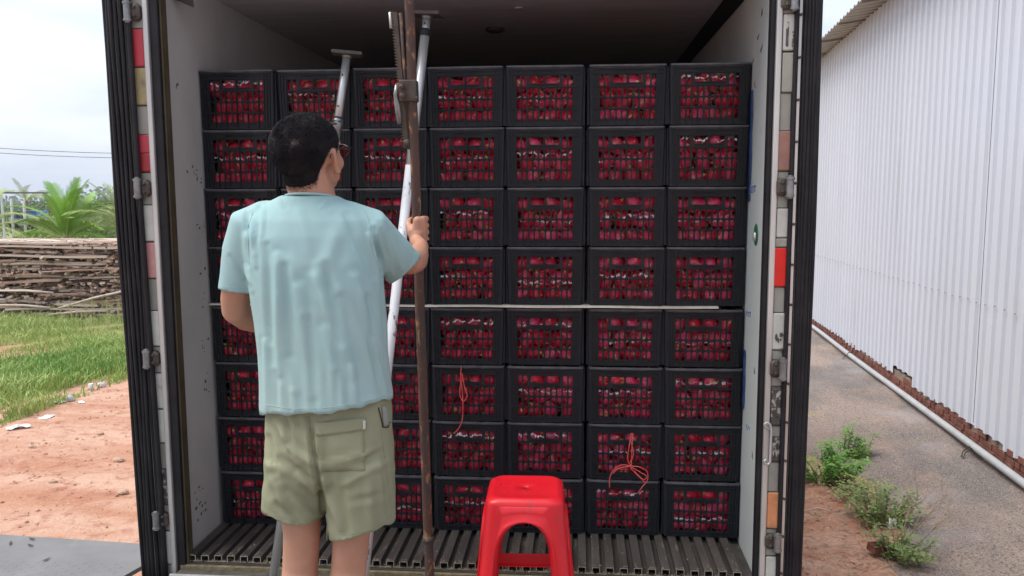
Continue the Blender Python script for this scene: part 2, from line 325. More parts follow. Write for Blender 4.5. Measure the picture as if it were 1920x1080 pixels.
# hinges
def hinge(px, py, h, s):
    a = at(px, py, YP); hh = h/2/470
    b = MB(); x, z = a[0], a[2]; yb = YP-.026
    prof = [(-hh*.98, .004), (-hh*.9, .011), (-hh*.82, .011), (-hh*.8, .017), (-hh*.62, .0175), (-hh*.6, .0145), (hh*.6, .0145), (hh*.62, .0175), (hh*.8, .017), (hh*.82, .011), (hh*.9, .011), (hh*.98, .004)]
    b.tube([(x, yb, z+q) for q, _ in prof], [r_ for _, r_ in prof], 14)
    o = b.build('hinge', M['steel'], tr, False)
    c = MB(); xa, xb = (x+.006, x+.046) if s < 0 else (x-.046, x-.006)
    c.cbox((xa, yb+.004, z-hh*.72), (xb, YP, z+hh*.72), .012); l = c.build('hinge_leaf', M['jack'], o, False)
    for zz in (-.35, .35):
        c = MB(); c.tube([((xa+xb)/2, yb+.005, z+hh*zz), ((xa+xb)/2, yb-.002, z+hh*zz)], .006, 8); c.build('hinge_bolt', M['dark'], o, True)
for px, py, h in ((245, 24, 44), (264, 353, 44), (281, 671, 42), (299, 972, 42)): hinge(px, py, h, -1)
for px, py, h in ((1487, 3, 40), (1478, 351, 44), (1465, 690, 46), (1455, 1013, 40)): hinge(px, py, h, 1)
# locking rod hook on the right post
b = MB(); pts = [at(x, y, YP-.022) for x, y in ((1443, 806), (1436, 801), (1433, 795), (1438, 792), (1444, 796), (1446, 806), (1444, 866), (1440, 871), (1434, 869), (1433, 864), (1437, 861))]
b.tube(pts, .0052, 8); b.build('door_hook', M['alu_bright'], tr, True)
# open doors folded back along the sides, seen edge on, with ribbed rubber gaskets
for s in (-1, 1):
    xi, xo = (1.296, 1.386) if s < 0 else (1.312, 1.366)
    b = MB(); b.box((min(s*xi, s*xo), FR+.02, -.12), (max(s*xi, s*xo), FR+1.2, 2.72)); d = b.build('door', M['post'], tr, bevel=.004)
    if s < 0: d.rotation_euler = (0, -.013, 0); d.location = (.013*1.15, 0, 0)
    n_ = 6
    for k in range(n_):
        x = xi+.003+(xo-xi-.002)*k/(n_-1)
        g = MB(); wob = [(s*(x+.0025*math.sin(z_*2.3+k)), FR-.014-.014*math.sin(math.pi*(k+.5)/n_)+.003*math.sin(z_*5+k*2), z_) for z_ in np.linspace(-.125, 2.74, 40)]
        g.tube(wob, .0085, 8, squash=1.2); g.build('gasket', M['rubber'], d, True)
    if s > 0:
        g = MB(); g.box((1.2885, FR-.024, -.12), (1.2985, FR+.02, 2.72)); g.build('gasket_channel', M['alu_bright'], d)
        for z_ in np.arange(.02, 2.7, .155):
            c = MB(); c.tube([(1.2935, FR-.020, z_), (1.2935, FR-.031, z_)], .0055, 8); c.build('gasket_rivet', M['dark'], d)
        g = MB(); g.tube([(1.2790, FR-.024, z_) for z_ in np.linspace(-.12, 2.74, 20)], .0092, 10); g.build('hinge_rod', M['rubber'], d, True)
    else:
        g = MB(); g.tube([(-1.283+.002*math.sin(z_*3), FR-.03, z_) for z_ in np.linspace(-.12, 2.74, 20)], .011, 10); g.build('hinge_rod', M['rubber'], d, True)
# tie ring on the right wall, scuffs, marker scribbles
a = atx(1418, 440, WX); b = MB()
b.ell((WX-.001, a[1], a[2]), (.006, .04, .045), nu=18, nv=8); tg = b.build('tie_ring_recess', mat('green_cup', (.02, .13, .07), rough=.3), tr, True)
b = MB(); b.ell((WX-.006, a[1]-.002, a[2]-.008), (.01, .016, .02)); b.build('tie_ring', M['alu_bright'], tg, True)
def stroke(pts, X, m, name, r_=.0022):
    b = MB()
    for st in pts: b.tube([(X, y, z) for y, z in st], r_, 5)
    b.build(name, m, tr)
mk = mat('blue_marker', (.09, .14, .3), rough=.7)
def onw(px, py): q = atx(px, py, WX-.0016); return (q[1], q[2])
sc_ = lambda L_: [[onw(*p) for p in s_] for s_ in L_]
stroke(sc_([[(1407.5, 348), (1407.5, 361)], [(1409.5, 350), (1412, 349), (1412, 360), (1409.5, 361), (1409.5, 350)], [(1413, 349), (1417, 348.5)], [(1415, 349), (1415, 360)]]), WX-.0016, mk, 'marker_writing')
stroke(sc_([[(1400, 592), (1400, 583), (1403, 587), (1403, 594)], [(1404, 586), (1407, 585), (1406, 594)]]), WX-.0016, mk, 'marker_writing')
stroke(sc_([[(1399, 795), (1401, 806)], [(1402, 798), (1405, 804)]]), WX-.0016, mk, 'marker_writing')
scf = mat('scuff', (.13, .12, .11), rough=.8); rs = mat('rust_spot', (.30, .13, .05), rough=.8)
for px, py, l, m in ((1411, 120, 10, rs), (1416, 165, 14, rs), (1427, 100, 16, scf), (1421, 75, 10, scf), (1428, 30, 14, scf), (1413, 700, 12, scf), (1410, 860, 14, scf)):
    q = onw(px, py); b = MB(); b.tube([(WX-.001, q[0]+random.uniform(-.02, .02), q[1]+l/450*k/3) for k in range(4)], [.0012, .004, .003, .001], 5); b.build('wall_scuff', m, tr)
for k in range(52):
    cl_ = random.choice([(381, 655, 4, 14), (389, 735, 3, 14), (376, 940, 6, 18), (372, 950, 8, 14), (368, 330, 6, 10), (375, 425, 5, 4), (332, 160, 2, 5), (385, 540, 3, 30), (350, 975, 8, 10)]); px = random.gauss(cl_[0], cl_[2]); py = random.gauss(cl_[1], cl_[3]); q = atx(px, py, -WX)
    if q[1] > 1.2: continue
    b = MB(); hs = random.uniform(.002, .007); b.tube([(-WX+.0012, q[1]+random.uniform(-.008, .008)*j, q[2]+hs*j) for j in range(random.randint(3, 5))], [random.uniform(.001, .0035) for _ in range(3)]+[.001, .001][:0] or .002, 5) if False else b.ell((-WX+.0008, q[1], q[2]), (.0012, random.uniform(.002, .014), random.uniform(.002, .008)), nu=8, nv=5)
    b.build('wall_scuff', scf, tr)

# ================================================================ CRATES
CW, CD, CH = .326, .50, .2535
def wall_holes(u0, u1, z0, z1, th, cells, P):
    """grid wall with chamfered slots; cells = list of (ua,ub,za,zb) holes; P maps (u,z,depth)->xyz"""
    b = MB()
    us = sorted(set([u0, u1]+[round(c[0]-.0037, 5) for c in cells]+[round(c[1]+.0037, 5) for c in cells]))
    zs = sorted(set([z0, z1]+[round(c[2]-.003, 5) for c in cells]+[round(c[3]+.003, 5) for c in cells]))
    hm = {}
    for c in cells: hm[(round((c[0]+c[1])/2, 4), round((c[2]+c[3])/2, 4))] = c
    def inside(u, z):
        for c in cells:
            if c[0]-.003 < u < c[1]+.003 and c[2]-.0032 < z < c[3]+.0032: return c
        return None
    done = set()
    for i in range(len(us)-1):
        for j in range(len(zs)-1):
            a, d, e, f = us[i], us[i+1], zs[j], zs[j+1]
            if d-a < 1e-6 or f-e < 1e-6: continue
            c = inside((a+d)/2, (e+f)/2)
            if c is None: b.add([P(a, e, 0), P(d, e, 0), P(d, f, 0), P(a, f, 0)], [(0, 1, 2, 3)]); continue
            if c in done: continue
            done.add(c); A, D, E, F_ = c[0]-.0037, c[1]+.0037, c[2]-.003, c[3]+.003; k = min(.005, (c[1]-c[0])*.35)
            A, D, E, F_ = [round(v, 5) for v in (A, D, E, F_)]
            cs = [(A, E), (D, E), (D, F_), (A, F_)]; x0, x1, y0, y1 = c
            rg = [(x0+k, y0), (x1-k, y0), (x1, y0+k), (x1, y1-k), (x1-k, y1), (x0+k, y1), (x0, y1-k), (x0, y0+k)]
            vs = [P(u, z, 0) for u, z in cs]+[P(u, z, 0) for u, z in rg]+[P(u, z, th) for u, z in rg]
            fs = [(0, 1, 5, 4), (1, 6, 5), (1, 2, 7, 6), (2, 8, 7), (2, 3, 9, 8), (3, 10, 9), (3, 0, 11, 10), (0, 4, 11)]
            fs += [(4+q, 4+(q+1) % 8, 12+(q+1) % 8, 12+q) for q in range(8)]; b.add(vs, fs)
    return b
def crate_meshes():
    wt, wb = CW-.014, CW-.026                 # top and bottom outer widths below the rim
    def hw(z): return (wb+(wt-wb)*z/CH)/2
    win = .108; cells = []
    rows = [(.036, .067), (.079, .110), (.122, .153), (.166, .200)]
    up = .0212
    for ri, (za, zb) in enumerate(rows):
        for k in range(10):
            if ri == 3 and 2 <= k <= 7: continue
            uc = (k-4.5)*up; cells.append((round(uc-.0068, 5), round(uc+.0068, 5), za, zb))
    cells = [c for c in cells]
    body = MB()
    P = lambda u, z, d: (u*hw(z)/(CW/2), d+(-.0+(CH-z)*.012), z)
    cc = cells+[(-.058, -.0028, .176, .200), (.0028, .058, .176, .200)]
    w1 = wall_holes(-CW/2, CW/2, .0, CH-.004, .004, cells, P) if False else None
    # grid alignment: handle holes share the top row band
    cc = cells+[(-.0575, -.0029, .166+.0105, .200), (.0029, .0575, .166+.0105, .200)]
    f = wall_holes(-CW/2, CW/2, 0., CH-.004, .0045, [tuple(c) for c in cc if c[2] != .1765], P)
    # handle band rebuilt separately
    f2 = [q for q in f.f]
    body.add(f.v, f.f)
    return body, P, hw
def crate_front():
    hw = lambda z: ((CW-.026)+(.012)*z/CH)/2
    P = lambda u, z, d: (u*hw(z)/(CW/2), d+(CH-z)*.012, z)
    B = MB(); up = .0258
    bands = [(.0, .0700, (.0275, .0665)), (.0700, .1165, (.0735, .1130)), (.1165, .1625, (.1200, .1590)), (.1625, CH-.004, (.1660, .2120))]
    for i, (e, f, (za, zb)) in enumerate(bands):
        if i < 3: cells = [(round((k-4.5)*up-.0092, 5), round((k-4.5)*up+.0092, 5), za, zb) for k in range(10)]
        else: cells = [(round((k-4.5)*up-.0092, 5), round((k-4.5)*up+.0092, 5), za, zb) for k in (0, 1, 8, 9)]
        if i < 3: w_ = wall_holes(-CW/2, CW/2, e, f, .0045, cells, P); B.add(w_.v, w_.f)
        else:
            for (ua, ub, cs) in ((-CW/2, -.0765, cells[:2]), (.0765, CW/2, cells[2:])):
                w_ = wall_holes(ua, ub, e, f, .0045, cs, P); B.add(w_.v, w_.f)
            w_ = wall_holes(-.0765, .0765, e, f, .0045, [(-.0665, -.0045, .179, .211), (.0045, .0665, .179, .211)], P); B.add(w_.v, w_.f)
    # ribs standing proud of the face
    def rib(u0, u1, z0, z1, pr_=.005):
        vs = [P(u, z, d) for d in (-pr_, .0005) for u, z in ((u0, z0), (u1, z0), (u1, z1), (u0, z1))]
        B.add(vs, [(0, 1, 2, 3), (0, 4, 5, 1), (1, 5, 6, 2), (2, 6, 7, 3), (3, 7, 4, 0)])
    for u in (-.157, -.144, -.1305, .1305, .144, .157): rib(u-.0012, u+.0012, .004, CH-.006, .006)
    for k in (-2, 2): rib(k*up*1.5-.0009, k*up*1.5+.0009, .004, .034, .004)
    for k in (-4, -2, 0, 2, 4): rib(k*up-.0012, k*up+.0012, .004, .168 if k else .2145, .0068)
    rib(-.004, .004, .17, .212, .003)
    for z in (.0245, .0700, .1165, .1625, .2165, .234): rib(-CW/2+.006, CW/2-.006, z-.0011, z+.0011, .0062)
    rib(-.062, .062, .1745, .1765, .006)
    for k in range(-7, 8): rib(k*.0085-.0006, k*.0085+.0006, .2225, .2325, .004)
    # corner posts rounded
    for sx in (-1, 1):
        z_ = np.linspace(0, CH-.004, 2); vs = []; 
        for z in z_:
            h = hw(z)
            for a in np.linspace(0, math.pi/2, 5): vs.append((sx*(h+.004-.0*a+(.010)*math.sin(a)-.004), .010*(1-math.cos(a))+(CH-z)*.012, z))
        B.add(vs, [(i, i+1, i+6, i+5) for i in range(4)])
    return B
fb = crate_front()
sb = MB()       # side walls, back and slots on the sides
h0, h1 = (CW-.026)/2+.010, (CW-.014)/2+.010
for sx in (-1, 1):
    Ps = lambda u, z, d: (sx*(h0+(h1-h0)*z/CH-d), .012+u, z)
    for e, f, za, zb in ((0, .073, .036, .067), (.073, .116, .079, .110), (.116, .159, .122, .153), (.159, CH-.004, .166, .2)):
        w_ = wall_holes(0, CD-.03, e, f, .004, [(round(.06+k*.03, 4), round(.075+k*.03, 4), za, zb) for k in range(12)], Ps); sb.add(w_.v, w_.f)
    for yy in (.02, .04, .24, .44, .46): sb.box((min(sx*(h0-.001), sx*(h1+.004)), yy-.0012, .004), (max(sx*(h0-.001), sx*(h1+.004)), yy+.0012, CH-.008))
sb.add([(-h0, CD-.018, 0), (h0, CD-.018, 0), (h1, CD-.018, CH-.004), (-h1, CD-.018, CH-.004)], [(0, 1, 2, 3)])
rimb = MB()
def ringbar(x, y0, y1, z0, z1, t):
    o = [(-x, y0), (x, y0), (x, y1), (-x, y1)]; i_ = [(-x+t, y0+t), (x-t, y0+t), (x-t, y1-t), (-x+t, y1-t)]; c = .006
    def ch(R_): return [(R_[0][0]+c, R_[0][1]), (R_[1][0]-c, R_[1][1]), (R_[1][0], R_[1][1]+c), (R_[2][0], R_[2][1]-c), (R_[2][0]-c, R_[2][1]), (R_[3][0]+c, R_[3][1]), (R_[3][0], R_[3][1]-c), (R_[0][0], R_[0][1]+c)]
    o, i_ = ch(o), ch(i_); vs = [(*p, z0) for p in o]+[(*p, z1) for p in o]+[(*p, z1) for p in i_]+[(*p, z0) for p in i_]
    fs = []
    for l in range(4):
        for k in range(8): fs.append((l*8+k, l*8+(k+1) % 8, ((l+1) % 4)*8+(k+1) % 8, ((l+1) % 4)*8+k))
    rimb.add(vs, fs)
ringbar(CW/2+.001, -.009, CD, CH-.008, CH+.0005, .014)
ringbar(CW/2-.004, -.004, CD-.005, CH-.012, CH-.0085, .012)
bb = MB(); bb.box((-h0+.003, .006, .0), (h0-.003, CD-.02, .004))
front_me, side_me, rim_me, base_me = fb.mesh('front_panel'), sb.mesh('side_walls'), rimb.mesh('rim'), bb.mesh('base')
for m_ in (front_me, side_me, base_me): m_.materials.append(M['crate'])
rim_me.materials.append(M['rim'])
proto = thing('fruit_crate', '', 'crate'); link('front_panel', front_me, None, proto); link('side_walls', side_me, None, proto)
r_ = link('rim', rim_me, None, proto, bevel=.0015); link('base', base_me, None, proto)
# stacks: left/right pixel edge of the top rim and of the bottom crate
cols = [(372, 511, 411, 536), (514, 651, 541, 668), (659, 797, 678, 806), (800, 942, 812, 944), (946, 1092, 954, 1094), (1106, 1252, 1101, 1236), (1257, 1409, 1245, 1387)]
colname = ['stack against the left wall', 'second stack from left', 'third stack from left', 'middle stack of the seven', 'third stack from right', 'second stack from right', 'stack against the right wall']
ordn = ['topmost', 'second', 'third', 'fourth', 'fifth', 'sixth', 'seventh', 'bottom']
special = {(3, 5): 'black fruit crate with a single red string hanging down its face', (5, 6): 'black fruit crate with a red twine bow hanging from its handle',
           (4, 7): 'black fruit crate partly hidden behind the red stool seat'}
crates = []; pz = .2586
for ci, (a0, a1, b0, b1) in enumerate(cols):
    tx = (at((a0+a1)/2, 122, -.005)[0], at(a1, 122, -.005)[0]-at(a0, 122, -.005)[0]); bxx = (at((b0+b1)/2, 905, -.005)[0], at(b1, 905, -.005)[0]-at(b0, 905, -.005)[0])
    for ri in range(8):
        t = ri/7; x = tx[0]*(1-t)+bxx[0]*t+random.uniform(-.005, .005); wd = min(.338, tx[1]*(1-t)+bxx[1]*t)
        z = (7-ri)*pz+(.012 if ri < 4 else 0)
        o = proto if not crates else copy_tree(proto)
        yo = random.uniform(0, .014)+(.012 if ci == 1 else 0)
        o.location = (x, yo, z+.001); o.rotation_euler = (0, random.uniform(-.003, .003), random.uniform(-.012, .012)); o.scale = (wd/CW, 1, 1)
        pos = {0: 'topmost', 7: 'bottom'}.get(ri, ordn[ri]+' from the top')
        o['label'] = special.get((ci, ri), f'black fruit crate, {pos}, in the {colname[ci]}'); o['category'] = 'crate'; o['group'] = 'black crates stacked across the truck body'
        crates.append((ci, ri, x, yo, z, wd))
# fruit
def fruit_mesh(seed):
    rr = random.Random(seed); b = MB(); b.ell((0, 0, 0), (.036, .036, .047), nu=14, nv=10)
    for k in range(20):
        ph = math.acos(1-2*(k+.5)/20); th = k*2.4+rr.uniform(-.2, .2)
        nrm = np.array([math.sin(ph)*math.cos(th), math.sin(ph)*math.sin(th), math.cos(ph)]); p = nrm*np.array([.036, .036, .047])
        upv = np.array([0, 0, 1.])-nrm*nrm[2]; upv /= (np.linalg.norm(upv)+1e-6); sd_ = np.cross(nrm, upv); l = rr.uniform(.018, .034); ww_ = rr.uniform(.007, .011)
        b.add([p*.97-sd_*ww_, p*.97+sd_*ww_, p*1.04+sd_*ww_*.7+upv*l*.5, p*1.04-sd_*ww_*.7+upv*l*.5], [(0, 1, 2, 3)], 0)
        b.add([p*1.04+sd_*ww_*.7+upv*l*.5, p*1.04-sd_*ww_*.7+upv*l*.5, p*1.16+upv*l*1.05], [(0, 1, 2)], 1)
    return b
fms = []
for s_ in range(5):
    me = fruit_mesh(s_).mesh('dragon_fruit'); me.materials.append(M['fruit']); me.materials.append(M['scale']); me.polygons.foreach_set('use_smooth', [True]*len(me.polygons)); fms.append(me)
FV = [np.array([v.co[:] for v in m_.vertices]) for m_ in fms]; FF = [[tuple(p.vertices) for p in m_.polygons] for m_ in fms]; FM = [[p.material_index for p in m_.polygons] for m_ in fms]
hidden = lambda ci, ri: (ci == 1 and 1 <= ri <= 6) or (ci == 2 and 2 <= ri <= 6) or (ci == 4 and ri == 7)
order = sorted(crates, key=lambda c: (hidden(c[0], c[1]), -c[0]*1.0 if c[0] > 3 else 5, abs(c[4]-1.2)))
indiv = set((c[0], c[1]) for c in order[:25])
SV = []; SF = []; SM = []; sk = 0
for (ci, ri, x, yo, z, wd) in crates:
    for r3 in range(3):
        for k in range(4):
            fx = x+(k-1.5)*.072+random.uniform(-.008, .008)+(.02 if r3 % 2 else -.01); fz = z+.043+r3*.068+random.uniform(-.006, .006); fy = yo+.0595+random.uniform(-.004, .012)
            q = random.randrange(5); e = (random.uniform(-.9, .9) if random.random() < .6 else random.uniform(1.1, 2.), random.uniform(-1.4, 1.4), random.uniform(0, 6.28)); s = random.uniform(.92, 1.02)
            fx = max(x-wd/2+.056, min(x+wd/2-.056, fx))
            if (ci, ri) in indiv:
                o = link('dragon_fruit', fms[q]); o.location = (fx, fy, fz); o.rotation_euler = e; o.scale = (s, s, s)
                tag(o, 'pink red dragon fruit with curled green scales packed inside a black crate', 'dragon fruit', 'dragon fruits packed in the crates')
            else:
                Rm = np.array(Matrix.Rotation(e[2], 3, 'Z') @ Matrix.Rotation(e[1], 3, 'Y') @ Matrix.Rotation(e[0], 3, 'X'))
                SV.append(FV[q]*s @ Rm.T+np.array([fx, fy, fz])); SF += [tuple(i+sk for i in f_) for f_ in FF[q]]; SM += FM[q]; sk += len(FV[q])
    for k in range(9):      # second layer, seen through gaps
        q = random.randrange(5); Rm = np.array(Matrix.Rotation(random.uniform(0, 6), 3, 'Z') @ Matrix.Rotation(random.uniform(0, 3), 3, 'X'))
        c_ = np.array([x+(k % 3-1)*.085+random.uniform(-.01, .01), yo+.115+random.uniform(0, .02), z+.048+(k//3)*.07])
        SV.append(FV[q] @ Rm.T+c_); SF += [tuple(i+sk for i in f_) for f_ in FF[q]]; SM += FM[q]; sk += len(FV[q])
npmesh('dragon_fruit_heap', np.concatenate(SV), SF, [M['fruit'], M['scale']], 'pink red dragon fruits filling the remaining crates', 'dragon fruit', 'stuff', smooth=True, mi=SM) if False else None
me = bpy.data.meshes.new('dragon_fruit_heap'); me.from_pydata(np.concatenate(SV).tolist(), [], SF); me.materials.append(M['fruit']); me.materials.append(M['scale'])
me.polygons.foreach_set('material_index', SM); me.polygons.foreach_set('use_smooth', [True]*len(SF)); o = link('dragon_fruit_heap', me); tag(o, 'pink red dragon fruits filling the remaining black crates', 'dragon fruit', None, 'stuff')
# crumpled white packing film between the fruit layers
for (ci, ri, x, yo, z, wd) in crates:
    if hidden(ci, ri) or random.random() < .18: continue
    b = MB(); zc = z+random.choice([.118, .135, .100, .13, .19, .155])
    segs = []; u = -.12
    while u < .115:
        l_ = random.uniform(.02, .085); segs.append((u, min(u+l_, .12))); u += l_+random.choice([.004, .012, .04])
    n_ = 60; vs = []; ph = random.random()*6; zo = random.gauss(0, .008)
    for i in range(n_):
        u = -.12+.24*i/(n_-1); on = any(p0 <= u <= p1 for p0, p1 in segs); dz = zo+.005*math.sin(u*70+ph)+.0035*math.sin(u*190+ph*2)+.004*math.sin(u*23+ph*3)+random.uniform(-.002, .002); h_ = random.choice([.0008, .0015, .003, .007])*random.uniform(.5, 1.3) if on else .0002
        for j in range(3): vs.append((x+u, yo+.0075+.004*math.sin(i*1.9+j*2)*(j == 1)+.002*j, zc+dz+(j-1)*h_))
    b.add(vs, [(i*3+j, (i+1)*3+j, (i+1)*3+j+1, i*3+j+1) for i in range(n_-1) for j in range(2)])
    o = b.build('packing_film', M['film'], smooth=True); md = o.modifiers.new('s', 'SOLIDIFY'); md.thickness = .0006
    pos = {0: 'topmost', 7: 'bottom'}.get(ri, ordn[ri])
    tag(o, f'white film inside the {pos} crate, {colname[ci]}', 'packing film', 'white film inside the crates')
# pale board lying across the stacks between the fourth and fifth rows
b = MB(); a = -1.185; e_ = at(1347, 577, -.01)[0]; pts = np.linspace(a, e_, 30); zb = 4*pz+.0035
vs = []
for i, x in enumerate(pts):
    w_ = .0012*math.sin(i*.9); vs += [(x, -.016+random.uniform(-.001, .001), zb+w_), (x, -.016, zb+w_+.0075), (x, .47, zb+w_+.0075), (x, .47, zb+w_)]
b.add(vs, [(i*4+k, (i+1)*4+k, (i+1)*4+(k+1) % 4, i*4+(k+1) % 4) for i in range(29) for k in range(4)]+[(0, 1, 2, 3), (119, 118, 117, 116)])
tag(b.build('thin_board', M['board']), 'thin pale board laid between the upper four and lower four rows of crates', 'board')
# blue film sliver by the right wall
for (za, zb_, wd_, lb_) in ((1.96, 1.50, .006, 'sliver of blue plastic film high on the right wall beside the crates'), (.86, .60, .005, 'short sliver of blue plastic film low on the right wall beside the crates')):
    b = MB(); vs = []; n_ = 24
    for i in range(n_):
        t = i/(n_-1); z = za+(zb_-za)*t; ww_ = wd_*(.35+.65*abs(math.sin(t*7+za*5)))*min(1, 4*t+.2, 4*(1-t)+.2); x = 1.1965-.002*random.random(); vs += [(x, -.02-ww_*2+random.uniform(-.002, .002), z), (x-.003, -.004, z), (x, .02, z)]
    b.add(vs, [(3*i+k, 3*i+k+1, 3*i+k+4, 3*i+k+3) for i in range(n_-1) for k in (0, 1)])
    o = b.build('plastic_liner', M['blue'], smooth=True); o.modifiers.new('s', 'SOLIDIFY').thickness = .001
    tag(o, lb_, 'plastic film')
# twine
def twine(label, strands, Yb):
    b = MB()
    for st in strands:
        P_ = [at(x, y, Yb+dy) for x, y, dy in st]; Q = []
        for i in range(len(P_)-1):
            p0, p1, p2, p3 = P_[max(i-1, 0)], P_[i], P_[i+1], P_[min(i+2, len(P_)-1)]
            for t in np.linspace(0, 1, 6, endpoint=False): Q.append(.5*((2*p1)+(p2-p0)*t+(2*p0-5*p1+4*p2-p3)*t*t+(3*p1-p0-3*p2+p3)*t**3))
        Q.append(P_[-1]); b.tube(Q, .0022, 6)
    tag(b.build('twine', M['twine'], smooth=True), label, 'twine')
twine('single loose red string hanging over the sixth and seventh crates of the middle stack', [[(865, 688, 0), (864, 705, -.002), (867, 735, -.004), (868, 765, -.004), (866, 790, -.004), (858, 806, -.006), (850, 813, -.006)], [(866, 700, 0), (871, 725, -.004), (876, 742, -.006), (869, 752, -.004), (862, 740, -.004), (865, 710, -.002)]], -.012)
twine('red twine tied in a loose bow, low in the second stack from right', [[(1184, 812, 0), (1180, 835, -.002), (1177, 862, -.004), (1184, 874, -.008)], [(1187, 812, 0), (1185, 840, -.004), (1184, 874, -.008)], [(1182, 825, 0), (1188, 850, -.004), (1181, 868, -.008)],
    [(1184, 874, -.01), (1165, 872, -.012), (1150, 882, -.01), (1143, 898, -.012), (1143, 915, -.012)], [(1184, 874, -.01), (1160, 878, -.014), (1150, 888, -.012), (1158, 880, -.012), (1176, 880, -.01)], [(1184, 874, -.01), (1200, 876, -.014), (1213, 884, -.014), (1214, 900, -.012), (1205, 912, -.012), (1195, 926, -.012)],
    [(1184, 876, -.01), (1200, 885, -.014), (1212, 893, -.014), (1206, 899, -.012), (1190, 884, -.012)], [(1182, 876, -.012), (1192, 888, -.014), (1210, 905, -.012)]], -.012)

# ================================================================ DOCK
def platez(nm, quad, z0, z1, m, label, cat):
    b = MB(); b.add([(x, y, z1) for x, y in quad]+[(x, y, z0) for x, y in quad], [(0, 1, 2, 3), (7, 6, 5, 4)]+[(i, i+4, (i+1) % 4+4, (i+1) % 4) for i in range(4)])
    o = b.build(nm, m, bevel=.004); tag(o, label, cat, None, None); return o
plate_m = mat('tread_plate', (.21, .205, .205), (.165, .16, .162), 4, .48, .25, c3=(.25, .235, .22), s3=2.5, bump=.1, bscale=60)
lev_m = mat('dusty_steel', (.22, .19, .165), (.14, .115, .1), 5, .6, .2, c3=(.3, .25, .2), s3=8, bump=.3, bscale=40)
A = atz(-150, 992, -.09); B_ = atz(262, 1019, -.09); Cc = atz(292, 1046, -.09); D_ = atz(225, 1084, -.09)
pb = MB(); poly = [(-4.6, -.22), (A[0], A[1]), (B_[0], B_[1]), (Cc[0], Cc[1]), (D_[0], D_[1]), (D_[0]-.3, -5.2), (-4.6, -5.2)]
n_ = len(poly); pb.add([(x, y, -.09) for x, y in poly]+[(x, y, -.11) for x, y in poly], [tuple(range(n_-1, -1, -1)), tuple(range(n_, 2*n_))]+[(i, i+n_, (i+1) % n_+n_, (i+1) % n_) for i in range(n_)])
dock = thing('loading_dock', 'grey tread plate loading dock beside the left rear post of the truck', 'loading dock', (-2.5, -2, -.1))
o = pb.build('tread_plate', plate_m, dock); o.location = (2.5, 2, .1)
# raised tread lozenges
tb = MB()
for i in range(90):
    for j in range(26):
        x = -4.4+i*.036; y = -.26-j*.024
        ex = Cc[0]+(y-Cc[1])*(D_[0]-Cc[0])/(D_[1]-Cc[1])
        if x > ex-.05 or x > -1.42 or y > A[1]-.03: continue
        a = R(45 if (i+j) % 2 else -45)+R(8); c_, s_ = math.cos(a), math.sin(a); L_, W_ = .011, .003
        tb.add([(x-c_*L_, y-s_*L_, -.0898), (x+s_*W_, y-c_*W_, -.0898), (x+c_*L_, y+s_*L_, -.0898), (x-s_*W_, y+c_*W_, -.0898), (x, y, -.0884)], [(0, 1, 4), (1, 2, 4), (2, 3, 4), (3, 0, 4)])
o = tb.build('tread_pattern', plate_m, dock); o.location = (2.5, 2, .1)
cb = MB(); cb.box((-4.55, -5.1, -2.2), (-1.5, -.35, -.112)); o = cb.build('dock_block', mat('dock_concrete', (.32, .3, .27), (.24, .22, .2), 3, .85, bump=.3), dock); o.location = (2.5, 2, .1)
lv = thing('dock_leveller', 'dusty steel leveller plate bridging the dock and the truck floor under the man', 'dock plate', (0, -2, -.1))
lb = MB(); lb.add([(-1.33, -.46, -.085), (1.3, -.46, -.085), (1.3, -5.2, -.085), (-1.6, -5.2, -.085), (-1.33, -.46, -.1), (1.3, -.46, -.1), (1.3, -5.2, -.1), (-1.6, -5.2, -.1)], [(3, 2, 1, 0), (4, 5, 6, 7), (0, 1, 5, 4), (1, 2, 6, 5), (2, 3, 7, 6), (3, 0, 4, 7)])
o = lb.build('deck_plate', lev_m, lv); o.location = (0, 2, .1)
lb = MB(); lb.box((-1.28, -5.1, -2.2), (1.25, -.6, -.11)); o = lb.build('pit_block', mat('pit_concrete', (.3, .28, .25), (.2, .19, .17), 3, .85), lv); o.location = (0, 2, .1)
FZ = -.085
# few dead leaves on the plate
for px, py, ll_ in ((20, 1019, 'dark dead leaf nearest the left edge of the tread plate'), (60, 1011, 'dark dead leaf closest to the dirt edge of the tread plate'), (57, 1023, 'small dark dead leaf in the middle of the tread plate'), (87, 1050, 'long dark dead leaf nearest the camera on the tread plate')):
    q = atz(px, py, -.088); b = MB(); a = random.uniform(0, 3); l = .022
    vs = [(q[0]+l*t*math.cos(a)-ww_*math.sin(a), q[1]+l*t*math.sin(a)+ww_*math.cos(a), -.086+.006*abs(ww_)*80*.5+.004*t*t) for t, ww_ in ((-1, 0), (-.3, .006), (-.3, -.006), (.4, .005), (.4, -.005), (1, 0))]
    b.add(vs, [(0, 2, 1), (1, 2, 4, 3), (3, 4, 5)]); o = b.build('dead_leaf', mat('dead_leaf', (.07, .045, .03), rough=.8)); o.modifiers.new('s', 'SOLIDIFY').thickness = .0008
    tag(o, ll_, 'leaf', 'dead leaves on the tread plate')
